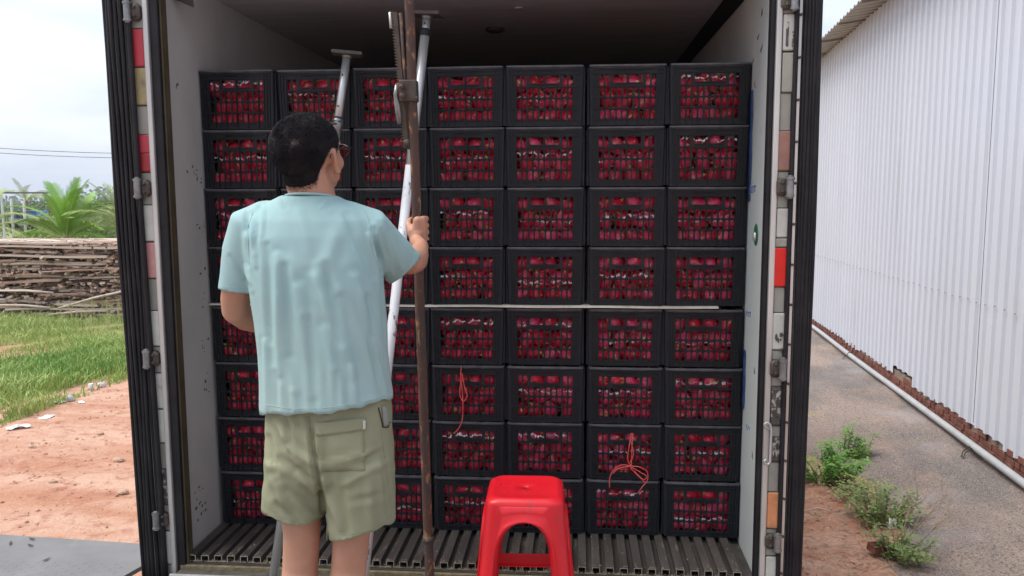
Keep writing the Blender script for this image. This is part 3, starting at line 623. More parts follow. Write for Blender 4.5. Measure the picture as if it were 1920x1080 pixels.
# ================================================================ POLES
def basis(d):
    d = np.array(d, float); d /= np.linalg.norm(d); a = np.cross(d, [0, 1, 0]); a /= np.linalg.norm(a); return d, a, np.cross(a, d)
def prop(label, p0, p1, m_low, joints, rlow, rup, pad_rot, clampt, white=None):
    L_ = np.linalg.norm(p1-p0); d, a, b_ = basis(p1-p0); o = thing('load_prop', label, 'prop pole', p0)
    def pt(t): return d*t*L_
    t0 = joints
    def part(n, mb, m, sm=True, bev=0): return mb.build(n, m, o, sm, bev)
    b = MB(); b.tube([pt(.01), pt(white or t0)], rlow, 20); part('lower_tube', b, m_low)
    if white: b = MB(); b.tube([pt(white-.01), pt(t0)], rlow*.97, 20); part('middle_tube', b, M['alu'])
    b = MB(); b.tube([pt(t0-.02), pt(.992)], rup, 20); u = part('upper_tube', b, M['alu'])
    b = MB(); b.tube([pt(t0-.004), pt(t0-.003), pt(t0+.008), pt(t0+.0085)], [rlow, rlow*1.13, rlow*1.13, rup], 20); part('collar', b, M['rubber'])
    for tt in (t0+(.99-t0)*.25, t0+(.99-t0)*.75, .4, .25):
        rr = rup if tt > t0 else rlow
        b = MB(); q = pt(tt)-np.array([0, 1, 0])*rr*.96+a*rr*.2; b.tube([q, q-np.array([0, .0022, 0])], .0042, 10); part('pin_hole', b, M['dark'])
    for tt, nm in ((1, 'top_pad'), (0, 'foot_pad')):
        b = MB(); q = pt(tt); Mx = Matrix.Translation(Vector(q)) @ Matrix.Rotation(pad_rot, 4, 'Z') @ Matrix.Rotation(R(4) if tt else 0, 4, 'Y')
        b.box((-.062, -.045, -.004), (.062, .045, .010), 0, Mx) if tt else b.box((-.05, -.05, 0), (.05, .05, .014), 0, Mx)
        pd = part(nm, b, M['dark'], False, .002)
        c = MB(); c.tube([q-d*.02*(1 if tt else -1), q], [rup*1.15 if tt else rlow*1.1, (rup if tt else rlow)*1.5], 14); c.build('socket', M['steel'], pd, True)
    if clampt:
        b = MB(); q = pt(clampt); b.tube([q-d*.045, q-d*.043, q+d*.012, q+d*.03], [rlow*1.0, rlow*1.25, rlow*1.25, rlow*1.02], 20); cl = part('clamp', b, M['steel'])
        c = MB(); c.tube([q-a*.004-np.array([0, .02, 0]), q-a*-.032-np.array([0, .02, 0])], .006, 8); c.tube([q+a*.03-np.array([0, .02, 0])-d*.012, q+a*.034-np.array([0, .02, 0])+d*.016], .004, 8)
        c.tube([q-a*rlow-np.array([0, .018, 0])+d*.012, q+a*rlow-np.array([0, .02, 0])+d*.012], .004, 8); c.build('clamp_lever', M['jack'], cl, True)
    return o
pA0 = atz(510, 1098, FZ); pA0 = at(507, 1104, -.50); pA0[2] = FZ
pA1 = at(651, 102, -.13)
prop('aluminium load prop with its top pad just above the head of the man', pA0, pA1, M['alu'], .872, .0180, .0165, R(12), .868)
pB0 = at(677, 1130, -.52); pB0[2] = FZ; pB1 = at(801, 28, -.17)
prop('long pale load prop behind the rusty jack pole, white paint scuffed on its lower tube', pB0, pB1, M['white_pole'], .967, .0195, .0165, R(-8), 0, .74)
# extra thin collar near the very top of the second prop
# rusty jack post
HY = -.83
J0 = at(806, 1095, -.72); J0 = J0+(at(803, 1000, -.73)-J0)*0; J1 = at(765, -60, -.90)
def jp(py): # point of the jack axis whose image row is py
    t = (py-1095)/(-60-1095); lo, hi = 0., 1.
    for _ in range(40):
        mid = (lo+hi)/2; P_ = J0+(J1-J0)*mid; dd = P_-CAM; y_ = 540-FPX*(dd@UX)/(dd@FX)
        if y_ > py: lo = mid
        else: hi = mid
    return J0+(J1-J0)*lo
jk = thing('jack_post', 'long rusty screw jack post gripped in the hand of the man', 'jack post', (J0[0], J0[1], FZ))
def jpart(n, mb, m, par=jk, sm=True, bev=0):
    o = mb.build(n, m, par, sm, bev)
    if par == jk: o.matrix_parent_inverse = Matrix.Identity(4); o.location = (-J0[0], -J0[1], -FZ)
    return o
d, a, b_ = basis(J1-J0)
base = J0-d*((J0[2]-FZ)/d[2])
b = MB(); b.tube([base+(J1-base)*t+a*.0006*math.sin(t*40) for t in np.linspace(0, 1, 24)], [.0170 if t < .62 else .0158 for t in np.linspace(0, 1, 24)], 18); jpart('main_tube', b, M['rust'])
q = jp(1010); b = MB(); b.tube([q-d*.012, q-d*.01, q+d*.01, q+d*.012], [.0165, .0205, .0205, .0165], 16); b.tube([q+a*.0-np.array([0, .026, 0]), q+np.array([0, .03, 0])], .006, 8); jpart('locking_pin', b, M['jack'])
b = MB(); b.box((base[0]-.05, base[1]-.05, FZ), (base[0]+.05, base[1]+.05, FZ+.012)); jpart('foot_plate', b, M['rust'], sm=False, bev=.002)
# toothed rack beside the tube
r0 = jp(278)-a*.026; r1 = jp(22)-a*.048
if (r0-CAM)@RX > (jp(278)-CAM)@RX: a = -a; r0 = jp(278)-a*.026; r1 = jp(22)-a*.048
fwd = np.array([0, -1., 0])
Lr = np.linalg.norm(r1-r0); dr = (r1-r0)/Lr
prof = []; nT = 46
b = MB(); w_ = .006
out_ = []
for k in range(nT):
    for t, off in ((0, .004), (.45, .0135), (.6, .0135), (.95, .004)): out_.append(r0+dr*Lr*(k+t)/nT-a*off)
for side in (0, 1): pass
N_ = len(out_); back = [r0+dr*Lr*i/(N_-1)+a*.008 for i in range(N_)]
vs = [p+fwd*w_ for p in out_]+[p+fwd*w_ for p in back]+[p-fwd*w_ for p in out_]+[p-fwd*w_ for p in back]
fs = []
for i in range(N_-1): fs += [(i, i+1, N_+i+1, N_+i), (2*N_+i, 3*N_+i, 3*N_+i+1, 2*N_+i+1), (i, 2*N_+i, 2*N_+i+1, i+1), (N_+i, N_+i+1, 3*N_+i+1, 3*N_+i)]
b.add(vs, fs); jpart('rack', b, M['jack'], sm=False)
b = MB(); b.tube([jp(280)-a*.016, jp(24)-a*.030], .006, 8); jpart('rack_spine', b, M['rust'])
b = MB(); b.tube([r1-dr*.05-a*.016, r1-a*.016], [.006, .005], 8); jpart('rack_tip', b, M['alu_bright'])
q = jp(172)-a*.016; Mx = Matrix(((a[0], fwd[0], d[0], q[0]), (a[1], fwd[1], d[1], q[1]), (a[2], fwd[2], d[2], q[2]), (0, 0, 0, 1)))
b = MB(); b.box((-.024, -.020, -.034), (.034, .026, .036), 0, Mx); hd = jpart('jack_head', b, M['jack'], sm=False, bev=.005)
b = MB(); b.tube([q-a*.026+fwd*.012-d*.018, q-a*.026+fwd*.012+d*.026], .011, 12); b.tube([q-a*.012+fwd*.030+d*.012, q-a*.012+fwd*.042+d*.012], .009, 10); b.tube([q-a*.010+fwd*.030-d*.016, q-a*.010+fwd*.040-d*.016], .010, 10)
b.tube([q+a*.036+fwd*.030-d*.024, q+a*.036+fwd*.036-d*.024], .005, 8); jpart('jack_ratchet', b, M['rust'])
b = MB(); b.tube([q-a*.032+fwd*.016+d*.02, q-a*.036+fwd*.018-d*.01, q-a*.031+fwd*.02-d*.06, q-a*.027+fwd*.018-d*.105], [.006, .008, .0095, .0075], 10, squash=.6); jpart('jack_lever', b, M['steel'])
q = jp(268)-a*.022; b = MB(); b.tube([q+d*.012-a*.004, q-d*.014+a*.004], [.013, .011], 10); jpart('rack_stop', b, M['jack'])

# ================================================================ STOOL
st = thing('stool', 'glossy red plastic stool with an arched opening in its side, in front of the crates', 'stool', (.285, -.655, FZ), R(1.5))
H_ = .47+(-FZ)-.01; rc_ = .045
def half(v): return .139+(.190-.139)*(1-v)**1.15       # half width at relative height v
B = MB(); NA = 22
def side3(k, s_, v, off=0):      # s_ in [-1,1] across flat part, v rel height; k side index
    h = half(v)+off; hs = (h-rc_); x, y = s_*hs, -h
    c, s2 = math.cos(k*math.pi/2), math.sin(k*math.pi/2); return (c*x-s2*y, s2*x+c*y, v*H_)
va = .85; sa = .90; vtop = .955
for k in range(4):
    arch = []
    for t in np.linspace(0, 1, 8, endpoint=False): arch.append((-sa*(1+.06*(1-t)), t*(va-.20)))
    for t in np.linspace(0, math.pi, NA): arch.append((-sa*math.cos(t), va-.20+.20*math.sin(t)))
    for t in np.linspace(1, 0, 9)[1:]: arch.append((sa*(1+.06*(1-t)), t*(va-.20)))
    outer = []; n = len(arch)
    for i, (s_, v) in enumerate(arch):
        if i < 8: outer.append((-1, v))
        elif i > n-9: outer.append((1, v))
        else:
            i2 = i-8; n1 = 6; n3 = NA-1-2*n1      # walk up the left, over the top, down the right
            if i2 <= n1: outer.append((-1, va-.20+(vtop-va+.20)*i2/n1))
            elif i2 <= n1+n3: outer.append((-1+2*(i2-n1)/n3, vtop))
            else: outer.append((1, vtop-(vtop-va+.20)*(i2-n1-n3)/n1))
    loops = [(0, 0), (.05, .009), (.15, .009), (.20, .001), (.6, .0), (1, 0)]; vs = []
    for f_, off in loops:
        for (s0_, v0), (s1_, v1) in zip(arch, outer): vs.append(side3(k, s0_+(s1_-s0_)*f_, v0+(v1-v0)*f_, off))
    # inward lip
    for (s0_, v0) in arch: vs.append(side3(k, s0_*1.0, v0, -.012))
    nl = len(loops); fs = [(l*n+i, (l)*n+i+1, (l+1)*n+i+1, (l+1)*n+i) for l in range(nl-1) for i in range(n-1)]
    fs += [(nl*n+i, nl*n+i+1, i+1, i) for i in range(n-1)]
    B.add(vs, fs)
    # rounded corner column from side k to k+1
    vs = []; lv_ = sorted(set([round(p[1], 5) for p in outer]))
    for v in lv_:
        h = half(v); cx, cy = h-rc_, -(h-rc_)
        for q_ in np.linspace(-math.pi/2, 0, 7):
            x, y = cx+rc_*math.cos(q_), cy+rc_*math.sin(q_); c, s2 = math.cos(k*math.pi/2), math.sin(k*math.pi/2); vs.append((c*x-s2*y, s2*x+c*y, v*H_))
    m_ = len(lv_); B.add(vs, [(i*7+j, i*7+j+1, (i+1)*7+j+1, (i+1)*7+j) for i in range(m_-1) for j in range(6)])
# top: rounded shoulder and seat
def sq(h, rr_, z, per=7):
    L_ = []
    for k in range(4):
        cx, cy = (h-rr_)*(1 if k in (0, 3) else -1), (h-rr_)*(-1 if k in (0, 1) else 1); L_.append((k, cx, cy))
    out2 = []
    for k in range(4):
        base_ang = -math.pi/2+k*math.pi/2; sx = [1, 1, -1, -1][k]; sy = [-1, 1, 1, -1][k]
        for q_ in np.linspace(base_ang, base_ang+math.pi/2, per): out2.append((sx*(h-rr_)+rr_*math.cos(q_), sy*(h-rr_)+rr_*math.sin(q_), z))
    return out2
ht = half(vtop); zt = vtop*H_
rings = [sq(ht, rc_, zt), sq(ht-.001, rc_, zt+.006), sq(ht-.005, rc_, zt+.013), sq(ht-.012, rc_*.95, zt+.018), sq(ht-.020, rc_*.9, H_-.0012), sq(ht-.026, rc_*.85, H_), sq(ht-.034, rc_*.8, H_-.003), sq(.05, .03, H_-.0042), sq(.012, .0118, H_-.0045), sq(.0085, .0083, H_-.012)]
n = len(rings[0]); B.add([p for r0_ in rings for p in r0_], [(i*n+j, i*n+(j+1) % n, (i+1)*n+(j+1) % n, (i+1)*n+j) for i in range(len(rings)-1) for j in range(n)])
me = B.mesh('seat_shell')
import bmesh
bm = bmesh.new(); bm.from_mesh(me); bmesh.ops.remove_doubles(bm, verts=bm.verts, dist=.0004); bmesh.ops.recalc_face_normals(bm, faces=bm.faces); bm.to_mesh(me); bm.free()
o = link('seat_shell', me, M['red_plastic'], st, True); md = o.modifiers.new('s', 'SOLIDIFY'); md.thickness = .003; md.offset = -1
for k in range(4):
    v = .36; h = half(v)-.016; b = MB(); b.box((-h*.8, -h-.002, (v-.055)*H_), (h*.8, -h+.002, (v+.035)*H_), 0, Matrix.Rotation(k*math.pi/2, 4, 'Z'))
    b.box((-h*.8, -h+.002, (v-.055)*H_), (h*.8, -h+.016, (v-.055)*H_+.004), 0, Matrix.Rotation(k*math.pi/2, 4, 'Z')); b.build('stretcher', M['red_plastic'], st, bevel=.001)
# small wear marks on the seat
wm = mat('worn_red', (.62, .10, .10), rough=.5)
b = MB()
for i in range(34):
    x, y = random.uniform(-.09, .06), random.uniform(-.085, .05); b.box((x, y, H_-.0041), (x+random.uniform(.001, .007), y+random.uniform(.0008, .002), H_-.0030))
b.build('wear_marks', wm, st)

# ================================================================ MAN
YM = -1.33
def remeshed(mb, voxel, smooth_it, name):
    me = mb.mesh(name); o = bpy.data.objects.new(name, me); C.objects.link(o)
    md = o.modifiers.new('r', 'REMESH'); md.mode = 'VOXEL'; md.voxel_size = voxel; md.adaptivity = 0
    sm = o.modifiers.new('s', 'SMOOTH'); sm.factor = .5; sm.iterations = smooth_it
    bpy.context.view_layer.update(); dg = bpy.context.evaluated_depsgraph_get(); e = o.evaluated_get(dg)
    me2 = bpy.data.meshes.new_from_object(e, depsgraph=dg); bpy.data.objects.remove(o); me2.name = name; return me2
man = thing('person', 'man seen from behind in pale aqua t-shirt and olive shorts, gripping the rusty post', 'person', (-.3, YM, FZ))
def mlink(n, me, m, par=man, smooth=True):
    o = link(n, me, m, par, smooth)
    if par is man: o.location = (.3, -YM, -FZ)
    return o
E2 = 28
def ring(xl, xr, y, dep, Yc, ex=2.2, yb=None):
    L_, R_ = at(xl, y, Yc), at(xr, y if yb is None else yb, Yc); c = (L_+R_)/2; hx = (R_-L_)/2; out_ = []
    for i in range(E2):
        t = 2*math.pi*i/E2; ct, stt = math.cos(t), math.sin(t); fx_ = math.copysign(abs(ct)**(2/ex), ct); fy_ = math.copysign(abs(stt)**(2/ex), stt)
        out_.append(c+hx*fx_+np.array([0, dep*fy_, 0]))
    return out_
body = MB()
# trunk (hidden by clothes)
body.loft([ring(525, 715, 850, .08, YM), ring(515, 720, 800, .10, YM), ring(505, 712, 700, .105, YM), ring(490, 708, 600, .11, YM), ring(480, 700, 480, .11, YM), ring(485, 690, 420, .09, YM), ring(520, 655, 385, .065, YM)])
Zc = at(578, 286, YM)          # middle of the head
HS = 1.07; hd_c = Zc+np.array([.002, 0, -.004]); HR = Matrix.Rotation(R(-17), 3, 'Z') @ Matrix.Rotation(R(6), 3, 'X')
def H3(x, y, z): v = HR @ Vector((x*HS, y*HS, z*HS)); return np.array([v[0]+hd_c[0], v[1]+hd_c[1], v[2]+hd_c[2]])
nb = at(590, 392, YM-.005)
body.caps([nb, at(586, 368, YM), H3(0, -.018, -.055), H3(0, -.012, -.02)], [.066, .063, .062, .060], 18)
# head: cranium, face, jaw, nose, ears
def hell(c, r_, rot=None): 
    Mx = HR if rot is None else HR @ rot
    body.ell(tuple(H3(*c)), tuple(q_*HS for q_ in r_), Mx, 20, 14)
hell((0, -.012, .018), (.0795, .097, .080)); hell((0, -.026, .036), (.070, .070, .054)); hell((0, .030, -.020), (.0655, .062, .082)); hell((0, .050, -.075), (.040, .036, .030)); hell((0, .045, -.060), (.054, .040, .034))
hell((-.036, .055, -.028), (.026, .030, .026)); hell((.036, .055, -.028), (.026, .030, .026)); hell((0, .074, .022), (.050, .018, .014))
body.caps([H3(0, .088, .010), H3(0, .102, -.018), H3(0, .108, -.030)], [.008, .011, .013], 12); hell((-.012, .096, -.033), (.009, .009, .007)); hell((.012, .096, -.033), (.009, .009, .007))
hell((0, .086, -.057), (.022, .011, .0058)); hell((0, .084, -.067), (.019, .011, .0062))
for s in (-1, 1):
    body.caps([H3(s*.072, .008, -.050), H3(s*.080, .000, -.044), H3(s*.086, -.012, -.020), H3(s*.085, -.012, -.002), H3(s*.080, -.002, .008)], [.008, .0072, .0060, .0062, .0055], 10)
    hell((s*.078, .002, -.026), (.0055, .014, .026)); hell((s*.082, .004, -.046), (.006, .008, .009)); body.caps([H3(s*.082, -.006, -.012), H3(s*.084, .002, -.028)], [.004, .004], 8)
# arms
shL = at(478, 428, YM-.01); shR = at(684, 425, YM)
elL = at(441, 582, YM+.03)
body.caps([shL, at(456, 480, YM-.01), at(445, 540, YM), at(441, 562, YM+.015), elL], [.052, .047, .043, .041, .038], 18)
body.caps([elL, at(462, 596, YM+.10), at(492, 606, YM+.17), at(520, 608, YM+.235)], [.038, .039, .034, .027], 18)
elR = at(770, 491, -1.13)
body.caps([shR, at(720, 455, -1.25), elR], [.052, .046, .038], 18)
PX = jp(432); PR = .0170                 # jack axis at hand height
wr = at(790, 463, -.930)
body.caps([elR, at(778, 488, -1.06), at(784, 477, -.99), wr], [.039, .040, .034, .026], 18, squash=[1, 1, 1, .85])
def pol(ang, rad, dz): t = R(ang); return PX+np.array([math.cos(t)*rad, math.sin(t)*rad, 0])+d*dz
# palm lies on the near right of the post; fingers wrap behind it, thumb wraps across the near side
body.caps([wr, pol(-85, PR+.026, -.034), pol(-78, PR+.020, -.012)], [.025, .024, .020], 14)
body.caps([pol(-86, PR+.014, -.036), pol(-80, PR+.016, .0), pol(-76, PR+.015, .034)], [.017, .0175, .0155], 14)
body.caps([pol(-48, PR+.015, -.036), pol(-46, PR+.0165, .0), pol(-46, PR+.0155, .036)], [.0135, .0145, .0135], 14)
for k, (dz, rf, ln) in enumerate(((.041, .0096, 168), (.0175, .0100, 176), (-.0055, .0096, 170), (-.0275, .0084, 155))):
    angs = [-42, -8, 35, 78, 122, ln]; rr_ = [PR+.016, PR+.017, PR+.0125, PR+.013, PR+.0105, PR+.0085]
    body.caps([pol(a_, r2, dz-.004*i/5) for i, (a_, r2) in enumerate(zip(angs, rr_))], [rf*1.08, rf, rf*1.04, rf*.96, rf*.98, rf*.82], 12)
body.caps([pol(-92, PR+.024, -.026), pol(-112, PR+.020, -.002), pol(-138, PR+.0155, .016), pol(-168, PR+.0125, .026), pol(-200, PR+.0110, .031)], [.018, .0155, .0122, .0110, .009], 14)
# left hand, relaxed in front of the belly
wl = at(520, 608, YM+.235); hx_ = np.array([.86, .45, -.1]); hx_ /= np.linalg.norm(hx_); hz_ = np.array([0, 0, 1.]); hy_ = np.cross(hz_, hx_)
def LH(a_, b2, c_): return wl+hx_*a_+hy_*b2+hz_*c_
body.caps([LH(-.01, 0, 0), LH(.03, 0, .002), LH(.075, 0, 0)], [.026, .029, .030], 14, squash=[.7, .5, .45])
for k, (c_, ln, rf) in enumerate(((.027, .074, .0088), (.009, .082, .0092), (-.009, .076, .0088), (-.026, .06, .0078))):
    body.caps([LH(.075, 0, c_), LH(.075+ln*.45, -.008, c_*1.05), LH(.075+ln*.75, -.026, c_*1.05), LH(.075+ln*.85, -.046, c_*1.05)], [rf*1.1, rf, rf*.95, rf*.8], 10)
body.caps([LH(.015, -.012, .024), LH(.045, -.03, .042), LH(.07, -.045, .046)], [.013, .0105, .0088], 10)
# legs and feet
for s, hipx, kx, kz_px, ax in ((-1, 562, 566, 1000, -.385), (1, 655, 659, 1005, -.235)):
    hp = at(hipx, 860, YM); kt = at(kx, kz_px, YM); kn = at(kx-(3 if s < 0 else 5), 1062, YM+.005); ca = at(kx-(6 if s < 0 else 10), 1130, YM-.012); mid = at(kx-(7 if s < 0 else 14), 1185, YM-.006)
    an = np.array([mid[0]-.002, YM+.0, FZ+.095])
    body.caps([hp, kt, kn, ca, mid, an+np.array([0, 0, .06]), an], [.072, .0535, .0515, .0555, .050, .034, .031], 20)
    fx = an[0]; rot = R(8)*s
    def F(x, y, z): return np.array([fx+x*math.cos(rot)+y*math.sin(rot), YM+y*math.cos(rot)-x*math.sin(rot), FZ+.014+z])
    body.caps([F(0, -.035, .030), F(0, .02, .045), F(s*.004, .09, .034), F(s*.006, .15, .022)], [.028, .034, .033, .028], 14, squash=[1, 1, 1.25, 1.5])
    for k in range(5):
        xx = s*(-.030+k*.0155); ln = (.205, .2, .19, .18, .166)[k]; body.caps([F(xx, .15, .016), F(xx, ln, .011)], [.0135 if k == 0 else .0095, .012 if k == 0 else .0078], 10)
me = remeshed(body, .0042, 3, 'body')
bo = mlink('body', me, M['skin'])
bvh_body = BVHTree.FromPolygons([v.co[:] for v in me.vertices], [p.vertices[:] for p in me.polygons])
# sandals
for s, ax in ((-1, 0), (1, 1)):
    kx = 566 if s < 0 else 659; mid = at(kx-(7 if s < 0 else 14), 1185, YM-.006); fx = mid[0]-.002; rot = R(8)*s
    b = MB(); ol = [(-.036, -.045), (-.030, -.066), (0, -.074), (.030, -.066), (.036, -.045), (.036, .05), (.046, .13), (.042, .19), (.012, .222), (-.026, .215), (-.044, .17), (-.04, .10), (-.034, .03)]
    vs = []
    for z in (FZ+.001, FZ+.018):
        for x, y in ol: vs.append((fx+x*math.cos(rot)+y*math.sin(rot), YM+y*math.cos(rot)-x*math.sin(rot), z))
    n = len(ol); b.add(vs, [tuple(range(n-1, -1, -1)), tuple(range(n, 2*n))]+[(i, (i+1) % n, n+(i+1) % n, n+i) for i in range(n)])
    sdl = mlink('sandal', b.mesh('sandal'), M['rubber'], smooth=False)
    b = MB()
    for sgn in (-1, 1): b.tube([(fx+.01*sgn*0, YM+.165, FZ+.03), (fx+sgn*.034, YM+.11, FZ+.062), (fx+sgn*.046, YM+.04, FZ+.02)], [.006, .008, .006], 8, squash=.5)
    b.build('strap', M['rubber'], sdl, True)
# eyes and brows (on the far side of the head, kept for other viewpoints)
for s in (-1, 1):
    b = MB(); b.ell(tuple(H3(s*.031, .076, .002)), (.0115, .0115, .0115), nu=12, nv=8); e_ = mlink('eye', b.mesh('eye'), mat('eye_white', (.6, .58, .55), rough=.2))
    b = MB(); b.ell(tuple(H3(s*.031, .0865, .002)), (.005, .0025, .005), HR, 10, 6); b.build('iris', M['glasses'], e_, True)
    b = MB(); b.tube([H3(s*.014, .093, .024), H3(s*.032, .092, .029), H3(s*.050, .080, .025)], [.003, .004, .002], 6); mlink('eyebrow', b.mesh('eyebrow'), M['hair'])
# glasses
g = MB()
for s in (-1, 1):
    g.tube([H3(s*.078, -.014, .004), H3(s*.080, .004, .010), H3(s*.077, .045, .011), H3(s*.070, .092, .010)], [.0016, .0019, .0021, .0026], 8)
    g.tube([H3(s*.078, -.014, .004), H3(s*.079, -.024, -.012)], [.0016, .0014], 6)
    pts = [H3(s*(.036+.030*math.cos(t)), .100-.008*abs(math.cos(t)) if False else .099-.25*max(0, .03*math.cos(t)), .000+.018*math.sin(t)) for t in np.linspace(0, 2*math.pi, 25)]; g.tube(pts, .0019, 6, cap=False)
g.tube([H3(-.008, .102, .006), H3(0, .105, .010), H3(.008, .102, .006)], .0018, 6)
gl = mlink('glasses', g.mesh('glasses'), M['glasses'])
lm = bpy.data.materials.new('lens'); lm.use_nodes = True; bs_ = lm.node_tree.nodes['Principled BSDF']; bs_.inputs['Transmission Weight'].default_value = 1; bs_.inputs['Roughness'].default_value = .02; bs_.inputs['IOR'].default_value = 1.1
for s in (-1, 1):
    b = MB(); vs = [H3(s*(.036+.029*math.cos(t)), .099-.25*max(0, .03*math.cos(t)), .018*math.sin(t)) for t in np.linspace(0, 2*math.pi, 24, endpoint=False)]; b.add(vs, [tuple(range(24))]); b.build('lens', lm, gl)
from mathutils import noise as mnz
# hair: scalp cap grown from the head surface plus short strands
hv = [v.co.copy() for v in me.vertices]; HRi = HR.inverted()
def lochead(p): v = HRi @ Vector((p[0]-hd_c[0], p[1]-hd_c[1], p[2]-hd_c[2])); return v/HS
def hairy(l):
    if l.z < -.12 or abs(l.x) > .12 or l.length > .16: return -1
    az_ = math.degrees(math.atan2(abs(l.x), l.y+.01))   # 0 = front, 180 = back
    pts_ = [(0, .062), (28, .058), (45, .040), (62, .014), (76, -.002), (86, .006), (98, .010), (108, -.012), (118, -.048), (128, -.070), (150, -.078), (180, -.080)]
    for (a0_, z0_), (a1_, z1_) in zip(pts_, pts_[1:]):
        if az_ <= a1_: zl = z0_+(z1_-z0_)*(az_-a0_)/(a1_-a0_); break
    if abs(l.x) > .0785 and l.z < .012: return -1
    return l.z-zl
hok = [hairy(lochead(v)) for v in hv]; sel = [p for p in me.polygons if all(hok[i] > 0 for i in p.vertices)]
idx = {}; V_ = []; F_ = []
for p in sel:
    for i in p.vertices:
        if i not in idx:
            nrm = me.vertices[i].normal; t = min(1, hok[i]/.03); idx[i] = len(V_); V_.append(tuple(hv[i]+nrm*(.0010+(.0058+.0045*mnz.fractal(hv[i]*26, 1, 2, 3))*t)))
    F_.append(tuple(idx[i] for i in p.vertices))
hm_ = bpy.data.meshes.new('hair'); hm_.from_pydata(V_, [], F_); ho = mlink('hair', hm_, M['scalp'])
sv, sf = [], []; polys = sel; areas = np.array([p.area for p in polys]); pr_ = areas/areas.sum(); pick = rng.choice(len(polys), 34000, p=pr_)
whorl = Vector(H3(-.028, -.097, .042))
for pi in pick:
    p = polys[pi]; ids = p.vertices; ww_ = rng.dirichlet(np.ones(len(ids))); base_ = Vector((0, 0, 0)); hk = 0
    for w0, i in zip(ww_, ids): base_ += hv[i]*float(w0); hk += hok[i]*w0
    dw = (base_-whorl).length
    if dw < .011 and rng.random() < .5: continue
    nrm = p.normal; l = lochead(base_); L_ = .0025+.0070*min(1, max(0, hk)/.07)*(1 if l.z > .0 else .6); rad = (base_-whorl); rad -= nrm*rad.dot(nrm)
    if rad.length > 1e-5: rad.normalize()
    dir_ = (nrm*.5+rad*.95+Vector(rng.normal(0, .16, 3).tolist())).normalized()
    side_ = dir_.cross(Vector(rng.normal(0, 1, 3).tolist())).normalized()*.00034; b0 = base_+nrm*.0045*min(1, max(0, hk)/.03)+nrm*.0005
    k = len(sv); tip = b0+dir_*L_; midp = b0+dir_*L_*.55+nrm*.0004
    sv += [tuple(b0-side_), tuple(b0+side_), tuple(midp+side_*.8), tuple(midp-side_*.8), tuple(tip)]; sf += [(k, k+1, k+2, k+3), (k+3, k+2, k+4)]
for p in me.polygons:                         # fading hairline: sparse short stubble just below the cut
    if len(p.vertices) < 3: continue
    i = p.vertices[0]
    if -.010 < hok[i] <= .004 and rng.random() < .95:
        for _ in range(5):
            if rng.random() > 1+hok[i]/.011: continue
            b0 = p.center+Vector(rng.normal(0, .0018, 3).tolist()); nrm = p.normal; b0 = b0-nrm*((b0-p.center).dot(nrm))+nrm*.0004; dir_ = (nrm*.35+Vector((0, 0, -1))+Vector(rng.normal(0, .2, 3).tolist())).normalized(); side_ = dir_.cross(nrm).normalized()*.0004; k = len(sv)
            sv += [tuple(b0-side_), tuple(b0+side_), tuple(b0+dir_*.0042)]; sf += [(k, k+1, k+2)]
hs = bpy.data.meshes.new('hair_strands'); hs.from_pydata(sv, [], sf); mlink('hair_strands', hs, M['hair'], smooth=False)

# pale crown whorl
bvh_h = BVHTree.FromPolygons(V_, [tuple(f) for f in F_]); wv, wf = [], []
for i in range(80):
    r_, t_ = abs(rng.normal(0, 4.5)), rng.random()*6.283; h_ = bvh_h.ray_cast(Vector(CAM), Vector(ray(551+r_*math.cos(t_), 268+r_*math.sin(t_)*.9)).normalized())
    if h_[0] is None: continue
    c0 = bvh_h.ray_cast(Vector(CAM), Vector(ray(551, 268)).normalized())[0]; rad = (h_[0]-c0); rad = rad.normalized() if rad.length > 1e-5 else Vector((1, 0, 0)); b0 = h_[0]+h_[1]*.0062; sd_v = rad.cross(h_[1]).normalized()*.0005; k = len(wv)
    wv += [tuple(b0-sd_v), tuple(b0+sd_v), tuple(b0+rad*.007+h_[1]*.0015)]; wf.append((k, k+1, k+2))
wmh = bpy.data.meshes.new('hair_whorl'); wmh.from_pydata(wv, [], wf); mlink('hair_whorl', wmh, mat('whorl_hair', (.10, .075, .055), (.04, .03, .025), 60, .7), smooth=False)

# ---- t-shirt
def proj(v):
    dd = v-CAM; z = dd@FX; return np.stack([960+FPX*(dd@RX)/z, 540-FPX*(dd@UX)/z], -1)
ts = MB(); Y0 = YM-.005
ts.loft([ring(493, 736, 830, .143, Y0, 2.3, 812), ring(493, 735, 768, .142, Y0, 2.3, 750), ring(491, 731, 720, .138, Y0, 2.3, 708), ring(488, 726, 660, .134, Y0, 2.3), ring(482, 723, 600, .133, Y0, 2.3), ring(474, 719, 545, .134, Y0, 2.4), ring(466, 714, 490, .132, Y0, 2.4),
         ring(458, 708, 440, .120, Y0, 2.4), ring(466, 700, 412, .106, Y0, 2.3), ring(484, 680, 392, .088, Y0, 2.2), ring(508, 652, 377, .074, Y0, 2.1), ring(530, 630, 366, .066, Y0, 2.0)])
sle = at(443, 546, YM-.002); slb = at(468, 425, YM-.01)
ts.caps([at(500, 415, YM), slb, at(455, 470, YM-.008), at(448, 515, YM-.005), at(443, 548, YM), at(441, 575, YM)], [.060, .062, .056, .0525, .052, .052], 22)
sre = at(759, 503, -1.150); srd = sre-at(700, 440, -1.29); vw_ = ray(759, 503); vw_ /= np.linalg.norm(vw_); srd = srd-vw_*(srd@vw_)*.85; srd /= np.linalg.norm(srd)
ts.caps([at(650, 415, YM), at(686, 432, YM), at(722, 470, -1.25), sre, sre+srd*.03], [.060, .070, .068, .063, .062], 22)
tm = remeshed(ts, .0065, 5, 't_shirt')
n = len(tm.vertices); co = np.empty(n*3); tm.vertices.foreach_get('co', co); co = co.reshape(-1, 3); nr = np.array([v.normal[:] for v in tm.vertices])
